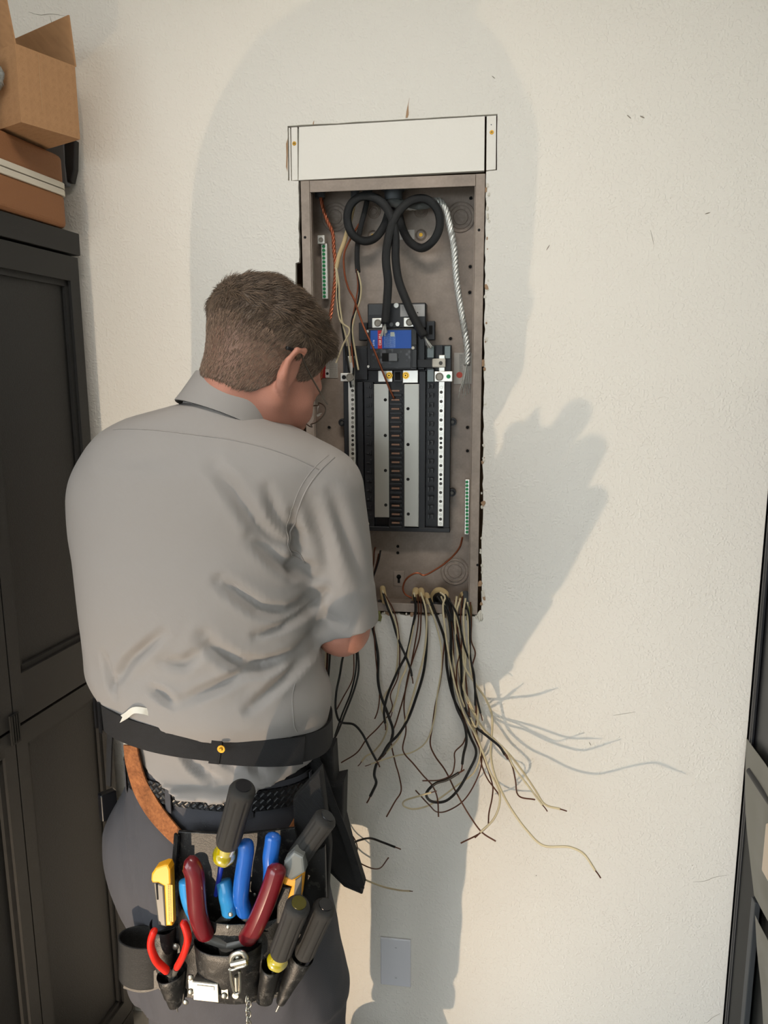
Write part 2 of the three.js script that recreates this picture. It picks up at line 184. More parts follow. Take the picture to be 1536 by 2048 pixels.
  for (const p of [[-0.4008,2.0963,-0.0008], [-0.0013,2.0996,-0.0008]]) { const s = mesh('drywall_screw', [cylZ(p, .0042, .0012, 18, .0036)], M.brass, patch); s.userData.label = 'brass coloured drywall screw head'; mesh('screw_recess', [box([p[0], p[1], p[2] + .0013, .0042, .0009, .0006]), box([p[0], p[1], p[2] + .0013, .0009, .0042, .0006])], M.screwDark, s); }
  mesh('nail_dimple', cylZ([-0.0025,2.1135,-0.0009], .0012, .0004, 10), M.midGray, patch);
}
struct('floor', bx(RX0 - .12, RX1 + .12, -.12, 0, -.16, RZ + .12), M.floor);
struct('ceiling', bx(RX0 - .12, RX1 + .12, RH, RH + .12, -.16, RZ + .12), M.ceiling);
struct('wall_right', bx(RX1, RX1 + .12, 0, RH, -.16, RZ), M.ceiling);
struct('wall_left', [bx(RX0 - .12, RX0, 0, RH, -.16, 1.5), bx(RX0 - .12, RX0, 2.2, RH, 1.5, 4.4), bx(RX0 - .12, RX0, 0, RH, 4.4, RZ)], M.ceiling);
struct('wall_front', [bx(RX0 - .12, -1.35, 0, RH, RZ, RZ + .12), bx(-1.35, .3, 2.25, RH, RZ, RZ + .12), bx(.3, RX1 + .12, 0, RH, RZ, RZ + .12)], M.ceiling);
{ const g = mesh('driveway', bx(-14, 14, -.25, -.13, -4, 18), M.outside); g.userData.kind = 'structure'; }
// ceiling strip light behind the camera
{
  const L = thing('ceiling_light', 'white ceiling strip light fixed to the garage ceiling', 'ceiling light', null, [-.25, RH, 1.0]);
  mesh('housing', bx(-.37, .37, -.05, 0, -.09, .09, .01), M.white, L);
  mesh('diffuser', bx(-.35, .35, -.064, -.05, -.075, .075, .006), std('#ffffff', .6, 0, { emissive: new THREE.Color('#fff6ea'), emissiveIntensity: 2.2 }), L);
  const ra = new THREE.RectAreaLight('#fff7ee', CEILING_POWER, .7, .15); ra.position.set(0, -.07, 0); ra.rotation.x = -Math.PI / 2; L.add(ra);
}
// small work light on the floor, left of the man
{
  const W = thing('work_light', 'small lamp on a low floor bracket beside the dark cabinet', 'work light', null, [LAMP[0], 0, LAMP[2]]); const h = LAMP[1];
  const aim = V(.36, .68, -1.4).normalize(), c = V(0, h, 0).addScaledVector(aim, -.012), b = c.clone().addScaledVector(aim, -.06);
  const A = v => [v.x, v.y, v.z];
  mesh('lamp_head', [rod(A(b), A(c), .02, .03, 24)], M.blackPlastic, W);
  mesh('lens', [rod(A(c), A(c.clone().addScaledVector(aim, .003)), .024, .024, 24)], std('#ffffff', .4, 0, { emissive: new THREE.Color('#ffe4c4'), emissiveIntensity: 2 }), W);
  mesh('bracket', [bx(b.x - .05, b.x + .05, 0, .008, b.z - .04, b.z + .04, .003), bx(b.x - .036, b.x - .03, .006, .05, b.z - .01, b.z + .01), bx(b.x + .03, b.x + .036, .006, .05, b.z - .01, b.z + .01)], M.darkGray, W);
  const s = new THREE.SpotLight('#ffe4c4', LAMP_POWER, 0, .85, 1, 2); s.position.set(0, h, 0); s.target.position.copy(V(0, h, 0).addScaledVector(aim, 1)); s.castShadow = true; s.shadow.radius = .32; s.shadow.mapSize.set(2048, 2048); W.add(s, s.target);
}
// ---------- electrical panel ----------
const EZ = -.092;
const panel = thing('electrical_panel', 'open tan steel breaker panel recessed in the wall with its cover removed', 'breaker panel');
{
  const o0 = [-0.3977,1.6834,0.002], o1 = [-0.0077,1.6796,0.002], x0 = -.3885, x1 = -.0125, y1 = 2.0225, y0 = 1.1105, f = .0015;
  mesh('back_plate', bx(x0, x1, y0, y1, EZ - .002, EZ), M.enclosure, panel);
  mesh('side_wall', bx(x0, x0 + .0018, y0, y1, EZ, f), M.enclosure, panel); mesh('side_wall', bx(x1 - .0018, x1, y0, y1, EZ, f), M.enclosure, panel);
  mesh('top_wall', bx(x0, x1, y1 - .0018, y1, EZ, f), M.enclosure, panel); mesh('bottom_wall', bx(x0, x1, y0, y0 + .0018, EZ, f), M.enclosure, panel);
  mesh('flange', bx(x0, x0 + .0185, y0, y1, f, f + .0022, .001), M.enclosure, panel); mesh('flange', bx(x1 - .0185, x1, y0, y1, f, f + .0022, .001), M.enclosure, panel);
  mesh('flange', bx(x0 + .0188, x1 - .0188, y1 - .0225, y1, f - .0008, f + .0014, .001), M.enclosure, panel); mesh('flange', bx(x0 + .0188, x1 - .0188, y0, y0 + .02, f - .0008, f + .0014, .001), M.enclosure, panel);
  mesh('flange_lip', bx(x1 - .0205, x1 - .0187, y0 + .02, y1 - .0225, -.014, f, .0005), M.enclosure, panel); mesh('flange_lip', bx(x0 + .0187, x0 + .0205, y0 + .02, y1 - .0225, -.014, f, .0005), M.enclosure, panel);
  for (const p of [[-0.3815,1.912,0.004], [-0.023,1.9158,0.004], [-0.0143,1.223,0.004]]) mesh('flange_hole', cylZ([p[0], p[1], f + .0016], .0028, .0008, 14), M.hole, panel);
  for (const p of [[-0.0423,1.9983,-0.09], [-0.0418,1.8586,-0.09], [-0.0419,1.805,-0.09], [-0.0825,1.7079,-0.09], [-0.0426,1.5142,-0.09], [-0.0418,1.4618,-0.09], [-0.1997,1.2385,-0.09], [-0.1997,1.223,-0.09], [-0.3575,1.513,-0.09]]) { const h = mesh('screw_hole', cylZ([p[0], p[1], EZ], .0034, .0006, 14), M.hole, panel); mesh('hole_rim', ringZ([p[0], p[1], EZ + .0006], .0044, .0007), M.enclosure, h); }
  for (const [p, r] of [[[-0.064,1.9607,-0.092], .031], [[-0.3365,1.9699,-0.092], .030], [[-0.0672,1.1839,-0.092], .033], [[-0.251,1.9785,-0.092], .014], [[-0.1486,1.9765,-0.092], .014], [[-0.3593,1.1648,-0.092], .03]]) { const k = mesh('knockout', cylZ([p[0], p[1], EZ], r, .0012, 36, r - .001), M.enclosure, panel); mesh('knockout_ring', [ringZ([p[0], p[1], EZ + .0012], r * .97, .0014), ringZ([p[0], p[1], EZ + .0014], r * .76, .0013), ringZ([p[0], p[1], EZ + .0014], r * .5, .0011)], M.enclosure, k); }
  for (const p of [[-0.2531,1.928,-0.092], [-0.1484,1.927,-0.092]]) { const k = mesh('mounting_dimple', cylZ([p[0], p[1], EZ], .0125, .003, 28, .008), M.enclosure, panel); mesh('mounting_hole', cylZ([p[0], p[1], EZ + .003], .004, .0006, 16), M.brass, k); }
  const kp = [-0.1971,1.1614,-0.092]; { const k = mesh('keyhole_boss', bx(kp[0] - .013, kp[0] + .013, kp[1] - .018, kp[1] + .018, EZ, EZ + .003, .0029), M.enclosure, panel); mesh('keyhole', [cylZ([kp[0], kp[1] + .005, EZ + .003], .0055, .0005), bx(kp[0] - .0028, kp[0] + .0028, kp[1] - .01, kp[1] + .004, EZ + .003, EZ + .0035)], M.hole, k); }
  // stickers
  const sticker = (b, draw, w, h) => { const c = document.createElement('canvas'); c.width = w; c.height = h; const x = c.getContext('2d'); draw(x, w, h); const t = new THREE.CanvasTexture(c); t.colorSpace = THREE.SRGBColorSpace; const g = new THREE.PlaneGeometry(b[3], b[4]); g.translate(b[0], b[1], b[2] + b[5] / 2 + .0006); return [g, std('#ffffff', .45, 0, { map: t })]; };
  const lines = (x, x0, y0, w, n, st, col) => { x.fillStyle = col; for (let i = 0; i < n; i++) { let q = x0; while (q < x0 + w) { const l = 6 + ((i * 37 + q * 13) % 17); x.fillRect(q, y0 + i * st, Math.min(l, x0 + w - q), st * .45); q += l + 5; } } };
  { const [g, m] = sticker([-0.18,1.9283,-0.0915,0.0353,0.0196,0.001], (x, w, h) => { x.fillStyle = '#cfcac2'; x.fillRect(0, 0, w, h); lines(x, 90, 30, 90, 1, 18, '#777'); lines(x, 70, 60, 110, 2, 14, '#999'); }, 256, 150); mesh('inspection_sticker', g, m, panel).userData.label = 'small white sticker'; }
  { const [g, m] = sticker([-0.0547,1.644,-0.0915,0.0389,0.0672,0.001], (x, w, h) => { x.fillStyle = '#b9b4ab'; x.fillRect(0, 0, w, h); x.save(); x.translate(60, 20); x.rotate(Math.PI / 2); lines(x, 0, -60, 330, 3, 18, '#4a4743'); x.restore(); lines(x, 100, 30, 140, 8, 16, '#8a857c'); x.fillStyle = '#c8472e'; x.beginPath(); x.arc(80, 320, 44, 0, 7); x.fill(); lines(x, 130, 260, 110, 10, 16, '#8a857c'); }, 256, 448); mesh('warning_sticker', g, m, panel).userData.label = 'grey printed sticker with an orange red dot'; }
  { const [g, m] = sticker([-0.3539,1.6524,-0.0915,0.0373,0.0559,0.001], (x, w, h) => { x.fillStyle = '#aaa69e'; x.fillRect(0, 0, w, h); x.fillStyle = '#b02020'; x.fillRect(0, 0, 66, h); x.fillStyle = '#e6e2dc'; x.fillRect(60, 260, 60, 130); x.fillStyle = '#222'; x.beginPath(); x.arc(90, 330, 22, 0, 7); x.fill(); lines(x, 130, 20, 110, 22, 17, '#7b766e'); }, 256, 400); mesh('danger_sticker', g, m, panel).userData.label = 'sticker with a red band and small print'; }
  // black plastic bus assembly
  const base = mesh('bus_mounting_base', box([-0.1993,1.4862,-0.077,0.2384,0.4147,0.022], .002), M.blackPlastic, panel);
  for (const [a] of [[[-0.3036,1.4495,-0.065,0.0263,0.332,0.01]], [[-0.2779,1.4507,-0.06,0.0125,0.3293,0.02]], [[-0.259,1.4507,-0.061,0.0215,0.3292,0.018]], [[-0.1407,1.4649,-0.06,0.0155,0.3468,0.02]], [[-0.0862,1.4901,-0.062,0.0154,0.4059,0.014]], [[-0.1978,1.2873,-0.06,0.2411,0.0104,0.02]], [[-0.1237,1.6561,-0.06,0.0162,0.0742,0.02]], [[-0.1047,1.6657,-0.0635,0.0162,0.0551,0.015]], [[-0.2869,1.6548,-0.063,0.0501,0.0701,0.014]]]) mesh('rail', box(a, .0015), M.blackPlastic, base);
  for (const p of [[-0.075,1.5277,-0.066], [-0.0744,1.3701,-0.066], [-0.3225,1.5259,-0.066]]) { mesh('fixing_ear', [cylZ([p[0], p[1], -.088], .0085, .022, 24), ringZ([p[0], p[1], -.066], .0055, .0014)], M.blackPlastic, base); mesh('ear_screw', cylZ([p[0], p[1], -.066], .0035, .002, 14), M.screwDark, base); }
  for (let i = 0; i < 15; i++) { const q = mix([-0.1229,1.6062,-0.052], [-0.1212,1.3178,-0.052], i / 14), r = mix([-0.256,1.6066,-0.052], [-0.2584,1.315,-0.052], i / 14); mesh('breaker_clip', [box([q[0] - .004, q[1], -.052, .004, .010, .008], .0008), box([q[0] + .003, q[1] + .003, -.052, .007, .0035, .006], .0008), box([q[0] + .005, q[1] - .001, -.051, .003, .008, .005], .0008)], M.darkGray, base); mesh('breaker_clip', [box([r[0] + .002, r[1], -.0515, .004, .010, .006], .0008), box([r[0] - .004, r[1] - .003, -.0515, .006, .0035, .005], .0008)], M.blackPlastic, base); }
  // silver bus covers and copper stabs
  const cv = (b, holes) => { const c = mesh('bus_cover', [box(b, .0012), bx(b[0] + (b[0] > -.2 ? 1 : -1) * b[3] / 2 - .0012, b[0] + (b[0] > -.2 ? 1 : -1) * b[3] / 2 + .0012, b[1] - b[4] / 2, b[1] + b[4] / 2, b[2] - .02, b[2] + .001, .0006)], M.galv, panel); for (const p of holes) mesh('vent_hole', cylZ([p[0], p[1], b[2] + b[5] / 2 - .0002], .0036, .0006, 16), M.hole, c); return c; };
  cv([-0.2288,1.4632,-0.0413,0.0318,0.2954,0.0025], [[-0.2206,1.5768,-0.04], [-0.221,1.4992,-0.04], [-0.2209,1.4217,-0.04], [-0.2206,1.3441,-0.04]]);
  cv([-0.1638,1.4532,-0.0413,0.0315,0.315,0.0025], [[-0.1708,1.5576,-0.04], [-0.1707,1.4797,-0.04], [-0.1707,1.4027,-0.04], [-0.17,1.3246,-0.04]]);
  const col = mesh('stab_carrier', box([-0.1975,1.4539,-0.0555,0.0352,0.3266,0.015], .001), M.black, panel);
  const s0 = [-0.1985,1.5764,-0.043,0.018,0.0043,0.006];
  for (let i = 0; i < 16; i++) { const y = mix([-0.1993,1.5961,-0.04], [-0.1999,1.3036,-0.04], i / 15)[1]; const st = mesh('bus_stab', box([s0[0], y, -.0435, s0[3], .0038, .007], .0005), M.stab, col); mesh('stab_clip', box([s0[0] + s0[3] * .68, y + .001, -.044, .0032, .005, .006], .0005), M.darkGray, st); mesh('stab_barrier', box([s0[0] + .001, y - .0095, -.0435, s0[3] * 1.5, .0055, .009], .0008), M.blackPlastic, col); }
  for (const b of [[-0.2209,1.6275,-0.046,0.0318,0.0246,0.006], [-0.1663,1.6267,-0.046,0.0337,0.0277,0.006]]) { const l = mesh('bus_tab', box(b, .0012), M.tin, panel); }
  for (const p of [[-0.2121,1.629,-0.043], [-0.1761,1.6289,-0.043]]) { const s = mesh('brass_screw', [cylZ(p, .0075, .002, 22), cylZ([p[0], p[1], p[2] + .002], .0055, .003, 22, .0045)], M.brass, panel); mesh('screw_socket', cylZ([p[0], p[1], p[2] + .005], .002, .0004, 6), M.screwDark, s); }
  { const b = mesh('bus_link_cover', box([-0.1925,1.6278,-0.041,0.0196,0.0255,0.014], .001), M.blackPlastic, panel); mesh('link_window', box([-0.1924,1.6278,-0.034,0.0119,0.017,0.001]), M.hole, b); }
  // neutral bars
  const bar = (b, n, pa, pb, skip) => { const k = mesh('neutral_bar', box(b, .0015), M.tin, panel); for (let i = 0; i < n; i++) { const p = mix(pa, pb, i / (n - 1)); const dark = skip.includes(i); mesh(dark ? 'screw_hole' : 'terminal_screw', dark ? cylZ([p[0], p[1], b[2] + b[5] / 2], .0028, .0004, 12) : [cylZ([p[0], p[1], b[2] + b[5] / 2 - .0002], .0036, .0012, 12, .0032), box([p[0], p[1], b[2] + b[5] / 2 + .0011, .0062, .0009, .0008])], dark ? M.hole : i % 2 ? M.screwDark : M.steelTool, k); } return k; };
  bar([-0.0982,1.4845,-0.048,0.0136,0.3742,0.012], 31, [-0.099,1.603,-0.042], [-0.0981,1.3042,-0.042], [12, 20]); bar([-0.2964,1.4865,-0.051,0.0147,0.3697,0.012], 31, [-0.2938,1.6068,-0.045], [-0.2963,1.3098,-0.045], [12, 20]);
  const lug = (b, p, gp, gm) => { const k = mesh('neutral_lug', box(b, .0015), M.tin, panel); mesh('lug_screw', [cylZ(p, .0088, .0012, 24), ringZ([p[0], p[1], p[2] + .0012], .007, .001), cylZ([p[0], p[1], p[2] + .0012], .0035, .001, 6)], M.screwMid, k); const s = mesh('bonding_screw', [cylZ(gp, .0045, .0022, 16), box([gp[0], gp[1], gp[2] + .0024, .006, .001, .0008])], gm, k); return k; };
  lug([-0.0938,1.6262,-0.038,0.0389,0.0221,0.02], [-0.1021,1.6258,-0.028], [-0.0829,1.6262,-0.028], M.green); lug([-0.305,1.6257,-0.04,0.0248,0.0182,0.02], [-0.2964,1.6257,-0.03], [-0.3097,1.6258,-0.03], M.hole);
  mesh('neutral_strap', [box([-0.134,1.6539,-0.042,0.0387,0.0169,0.008], .001)], M.black, panel); mesh('neutral_strap_end', box([-0.1039,1.6546,-0.0325,0.0287,0.0188,0.009], .003), M.white, panel); mesh('strap_screw', [cylZ([-0.0996,1.6545,-0.028], .004, .0015, 14), cylZ([-0.0995,1.6545,-0.0265], .0015, .0004, 8)], M.screwDark, panel);
  for (const b of [[-0.1229,1.6783,-0.048,0.0151,0.0252,0.004], [-0.1226,1.6286,-0.048,0.0151,0.0276,0.004], [-0.0867,1.6775,-0.052,0.0129,0.0263,0.004]]) mesh('clear_barrier', box(b, .001), phys('#5d6b68', .25), panel);
  // main breaker
  const mb = mesh('main_breaker', [box([-0.1948,1.754,-0.054,0.1254,0.0527,0.04], .003), box([-0.2038,1.6838,-0.049,0.1075,0.0887,0.05], .003), box([-0.2707,1.7236,-0.065,0.0193,0.0382,0.02], .002), box([-0.1244,1.7238,-0.065,0.0205,0.0398,0.02], .002), box([-0.1449,1.6842,-0.0625,0.0195,0.0876,0.025], .002)], M.blackPlastic, panel); mb.userData.label = 'black main breaker with a blue label';
  mesh('breaker_face_plate', box([-0.2063,1.6644,-0.0235,0.0872,0.0414,0.002], .0015), std('#ffffff', .35, 0, { map: rep(bluedCol, 14) }), mb); mesh('breaker_side_plate', box([-0.1558,1.7083,-0.0235,0.0096,0.032,0.002], .001), M.darkGray, mb); mesh('breaker_side_plate', box([-0.1557,1.6637,-0.0235,0.0096,0.0365,0.002], .001), M.darkGray, mb);
  mesh('ear_slot', box([-0.1233,1.7249,-0.055,0.0075,0.0188,0.001]), M.hole, mb); mesh('breaker_top_recess', box([-0.2379,1.7671,-0.034,0.0323,0.0217,0.001], .0004), M.darkGray, mb);
  mesh('breaker_handle_slot', box([-0.2173,1.6673,-0.0225,0.0151,0.0178,0.002]), M.hole, mb); mesh('breaker_handle', box([-0.1998,1.6666,-0.015,0.0187,0.0171,0.014], .002), M.midGray, mb);
  for (const [b, p] of [[[-0.2353,1.7391,-0.036,0.0226,0.0207,0.02], [-0.2343,1.7391,-0.026]], [[-0.1666,1.7396,-0.036,0.025,0.0196,0.02], [-0.1663,1.7396,-0.026]]]) { const l = mesh('line_lug', box(b, .0015), M.tin, mb); mesh('lug_screw', [cylZ(p, .0078, .001, 24), ringZ([p[0], p[1], p[2] + .0012], .006, .001), cylZ([p[0], p[1], p[2] + .001], .003, .001, 6)], M.screwMid, l); }
  for (const [p, r, m] of [[[-0.1952,1.775,-0.032], .0058, M.alum], [[-0.2053,1.7358,-0.03], .0045, M.midGray], [[-0.1921,1.7362,-0.03], .005, M.tin], [[-0.2559,1.7215,-0.022], .0032, M.tin], [[-0.1584,1.6861,-0.022], .0034, M.white], [[-0.2546,1.6482,-0.022], .003, M.tin], [[-0.1824,1.6118,-0.046], .003, M.screwDark]]) mesh('breaker_screw', [cylZ(p, r, .0018, 18, r * .85), cylZ([p[0], p[1], p[2] + .0018], r * .35, .0003, 6)], m, mb);
  { const [g, m] = sticker([-0.1607,1.7643,-0.0335,0.0521,0.0247,0.001], (x, w, h) => { x.fillStyle = '#b3b2b0'; x.fillRect(0, 0, w, h); lines(x, 20, 20, 200, 3, 16, '#9a9896'); x.fillStyle = '#222'; x.beginPath(); x.ellipse(182, 88, 9, 6, .6, 0, 7); x.fill(); }, 256, 128); mesh('grey_rating_sticker', g, m, mb); }
  { const [g, m] = sticker([-0.2059,1.7045,-0.0233,0.0874,0.0379,0.001], (x, w, h) => {
    x.fillStyle = '#1657b8'; x.fillRect(0, 0, w, h); x.fillStyle = '#c01a2e'; x.fillRect(w * .18, 0, w * .105, h);
    x.save(); x.translate(w * .25, h * .5); x.rotate(-Math.PI / 2); x.fillStyle = '#f4e9e6'; x.font = 'bold 44px sans-serif'; x.textAlign = 'center'; x.textBaseline = 'middle'; x.fillText('CSR 25A', 0, -8); x.restore();
    x.save(); x.translate(w * .1, h * .68); x.rotate(-Math.PI / 2); x.fillStyle = '#e8eefa'; x.font = 'bold 34px sans-serif'; x.textAlign = 'center'; x.fillText('E·T·N', 0, 0); x.restore();
    x.save(); x.translate(w * .34, h * .95); x.rotate(-Math.PI / 2); lines(x, 0, 0, 200, 8, 20, '#9cbbe6'); x.restore();
    x.fillStyle = '#c9d2c8'; x.fillRect(w * .49, h * .1, w * .1, h * .24);
  }, 560, 256); const l = mesh('blue_rating_label', g, m, mb); l.userData.label = 'blue label with a red band'; }
  // ground bars
  const gb = (b, n, p0, p1, m) => { const k = mesh('ground_bar', box(b, .001), M.tin, panel); for (let i = 0; i < n; i++) { const t = i / (n - 1); const p = [lerp(p0[0], p1[0], t), lerp(p0[1], p1[1], t), b[2] + b[5] / 2]; mesh('ground_screw', [cylZ(p, .0034, .0016, 12), box([p[0], p[1], p[2] + .0018, .005, .0009, .0007])], m, k); } return k; };
  gb([-0.0407,1.3365,-0.081,0.0101,0.1256,0.012], 15, [-0.0416,1.3937,-0.075], [-0.0399,1.2795,-0.075], M.green); gb([-0.3573,1.8534,-0.077,0.0134,0.1163,0.014], 14, [-0.358,1.9054,-0.07], [-0.3583,1.8005,-0.07], M.green);
  const gl = mesh('ground_lug', box([-0.3621,1.9186,-0.072,0.0165,0.0185,0.02], .0015), M.tin, panel); mesh('lug_screw', [cylZ([-0.3621,1.9181,-0.062], .005, .001, 20), ringZ([-0.3619,1.9179,-0.061], .004, .0008)], M.screwMid, gl);
  // fittings through the top and bottom
  const fit = (name, p, r, h, m, extra = []) => { const g = new THREE.CylinderGeometry(r, r, h, 24); g.translate(p[0], y1 - .0018 - h / 2, p[2]); const n = new THREE.CylinderGeometry(r * 1.35, r * 1.35, h * .35, 8); n.translate(p[0], y1 - .0018 - h * .2, p[2]); const f2 = mesh(name, [n], m, panel); mesh('fitting_throat', g, m, f2); };
  fit('cable_bushing', [-0.3598,2.0106,-0.05], .011, .02, M.jacketGray); fit('cable_clamp', [-0.2845,2.0099,-0.05], .009, .022, M.jacketGray); fit('cable_clamp', [-0.2578,2.0099,-0.05], .01, .022, M.jacketGray); fit('conduit_connector', [-0.2022,2.0038,-0.045], .019, .032, M.jacketGray);
  for (const [p, r] of [[[-0.1521,1.1309,-0.04], .013], [[-0.1362,1.1315,-0.04], .01], [[-0.1173,1.1328,-0.03], .011], [[-0.0908,1.1284,-0.04], .018], [[-0.0346,1.1304,-0.04], .016], [[-0.2279,1.1283,-0.04], .012]]) { const g = new THREE.CylinderGeometry(r, r, .01, 16); g.translate(p[0], y0 + .0065, p[2]); mesh('cable_grommet', g, M.jacketGray, panel); }
}
// ---------- cables and wires ----------
const cable = (name, label, group, pts, r, m, opt = {}) => { const g = thing(name, label, 'cable', group); mesh('insulation', sweep(pts, r, { seg: opt.seg || 110, rs: 12 }), m, g); return g; };
function strands(name, parent, a, b, n, spread, r, m) { const A = V(a), B = V(b), d = B.clone().sub(A); for (let i = 0; i < n; i++) { const o = V(rr(-1, 1), rr(-.3, .3), rr(-1, 1)).multiplyScalar(spread); const e = B.clone().add(o.clone().multiplyScalar(2.2)).addScaledVector(d, rr(-.25, .2)); mesh(name, sweep([[A.x + o.x * .25, A.y + o.y * .25, A.z + o.z * .25], [(A.x + B.x) / 2 + o.x * 1.1, (A.y + B.y) / 2, (A.z + B.z) / 2 + o.z * 1.1], [e.x, e.y, e.z]], r, { seg: 8, rs: 5 }), m, parent); } }
function twisted(pts, n, R, r, turns, seg = 160) { // rope-lay bundle of n strands
  const c = new THREE.CatmullRomCurve3(pts.map(p => V(p)), false, 'centripetal'), out = []; const P = []; for (let k = 0; k < n; k++) P.push([]);
  for (let i = 0; i <= seg; i++) { const t = i / seg, p = c.getPointAt(t), T = c.getTangentAt(t), u = V(0, 0, 1).sub(T.clone().multiplyScalar(T.z)).normalize(), w = T.clone().cross(u); for (let k = 0; k < n; k++) { const a = k / n * 2 * Math.PI + t * turns * 2 * Math.PI; const q = p.clone().addScaledVector(u, Math.cos(a) * R).addScaledVector(w, Math.sin(a) * R); P[k].push([q.x, q.y, q.z]); } }
  return P.map(q => sweep(q, r, { seg: seg * 1.5 | 0, rs: 6 }));
}
{
  const A = cable('service_cable', 'thick black service cable looped once, its bare end hanging beside the breaker', 'looped black service cables', [[-0.2022,1.9979,-0.045],[-0.2126,1.9756,-0.06],[-0.2234,1.9438,-0.06],[-0.2433,1.9171,-0.055],[-0.2654,1.9099,-0.045],[-0.2872,1.9209,-0.035],[-0.2977,1.9483,-0.03],[-0.2911,1.9768,-0.025],[-0.2689,1.9926,-0.02],[-0.2425,1.9912,-0.018],[-0.2182,1.9751,-0.015],[-0.2013,1.9457,-0.012],[-0.1944,1.9095,-0.014],[-0.1946,1.87,-0.015],[-0.1883,1.8248,-0.014],[-0.1698,1.7784,-0.008],[-0.1484,1.7343,-0.004],[-0.1324,1.7075,-0.002]], .0088, M.cable);
  strands('bare_strand', A, [-0.1324,1.7075,-0.002], [-0.1227,1.6889,0], 9, .0028, .0016, M.alum);
  const B = cable('service_cable', 'thick black service cable looped once, its bare end hanging over the blue label', 'looped black service cables', [[-0.1969,1.9977,-0.045],[-0.194,1.969,-0.065],[-0.1844,1.9334,-0.065],[-0.1663,1.9048,-0.055],[-0.141,1.8924,-0.045],[-0.1152,1.9079,-0.035],[-0.1037,1.9383,-0.03],[-0.1119,1.9678,-0.025],[-0.1343,1.9845,-0.022],[-0.1588,1.9829,-0.02],[-0.181,1.9671,-0.015],[-0.198,1.9412,-0.01],[-0.2087,1.9032,-0.004],[-0.2128,1.8636,-0.002],[-0.2088,1.8217,-0.002],[-0.2111,1.7786,-0.002],[-0.2152,1.7349,0]], .0088, M.cable);
  strands('bare_strand', B, [-0.2152,1.7349,0], [-0.2169,1.7143,0.004], 9, .003, .0016, M.alum);
  const N = thing('neutral_conductor', 'bare aluminium stranded conductor hanging down the right side of the panel', 'cable');
  for (const g of twisted([[-0.207,1.9892,-0.05],[-0.1885,1.9776,-0.045],[-0.1575,1.9766,-0.05],[-0.1314,1.9837,-0.05],[-0.1081,1.9847,-0.045],[-0.0953,1.9705,-0.04],[-0.0856,1.9403,-0.038],[-0.0746,1.8901,-0.036],[-0.0698,1.835,-0.036],[-0.0607,1.7741,-0.036],[-0.0494,1.7176,-0.036],[-0.0436,1.6762,-0.036],[-0.0442,1.6501,-0.034]], 4, .0040, .0034, 13)) mesh('strand', g, M.alum, N);
  strands('frayed_strand', N, [-0.0442,1.6501,-0.034], [-0.0507,1.5924,-0.03], 14, .0065, .0008, M.alum);
  const plasticW = mesh('wrap', sweep([[-0.2142,1.9893,-0.04],[-0.188,1.9805,-0.04],[-0.1545,1.9764,-0.04],[-0.1233,1.9822,-0.04]], t => .008 + .003 * Math.sin(t * 9), { seg: 40, rs: 14, profile: (a, t) => 1 + .22 * noise3(Math.cos(a) * 2, Math.sin(a) * 2, t * 14) }), M.plasticBag, N); plasticW.userData.label = 'crumpled clear plastic wrap';
  const G = thing('ground_conductor', 'bare twisted copper ground conductor from the bushing at the upper corner', 'cable');
  for (const g of twisted([[-0.3588,2.0045,-0.05],[-0.3549,1.9843,-0.05],[-0.3456,1.9557,-0.05],[-0.3341,1.93,-0.05],[-0.3315,1.8942,-0.05],[-0.3288,1.8582,-0.05],[-0.3328,1.8116,-0.05],[-0.3402,1.7645,-0.05],[-0.3462,1.7382,-0.05],[-0.355,1.6849,-0.05],[-0.3697,1.6201,-0.06]], 3, .0022, .0022, 14)) mesh('strand', g, M.copper, G);
  const J = cable('nonmetallic_cable', 'cream sheathed cable from the top clamp with black and cream conductors', null, [[-0.2845,2.0079,-0.05],[-0.2891,1.9791,-0.05],[-0.2982,1.9441,-0.05],[-0.3095,1.9089,-0.05],[-0.3208,1.8816,-0.05],[-0.3277,1.855,-0.05]], .0048, M.jacket, { seg: 40 });
  mesh('black_conductor', sweep([[-0.3273,1.8568,-0.048],[-0.3257,1.8216,-0.048],[-0.3229,1.785,-0.048],[-0.318,1.7482,-0.048],[-0.3099,1.6951,-0.048],[-0.3013,1.6467,-0.04],[-0.2954,1.6037,-0.035]], .0022, { rs: 8 }), M.wireBlack, J); mesh('cream_conductor', sweep([[-0.3258,1.8565,-0.046],[-0.3209,1.8213,-0.046],[-0.3203,1.7848,-0.046],[-0.3133,1.7374,-0.046],[-0.3018,1.6949,-0.046],[-0.2967,1.6573,-0.04]], .002, { rs: 8 }), M.wireCream, J); mesh('cream_conductor', sweep([[-0.3269,1.8565,-0.046],[-0.3198,1.7481,-0.046],[-0.2962,1.7256,-0.03],[-0.3109,1.6943,-0.03],[-0.3269,1.6563,-0.03]], .0019, { rs: 8 }), M.wireCream, J);
  const K = cable('nonmetallic_cable', 'black sheathed cable from the top clamp splitting into cream and copper conductors', null, [[-0.2557,2.0068,-0.05],[-0.2635,1.9732,-0.05],[-0.2735,1.9383,-0.05],[-0.2803,1.903,-0.05],[-0.2817,1.8724,-0.05],[-0.2798,1.8467,-0.05]], .0056, M.cable, { seg: 40 });
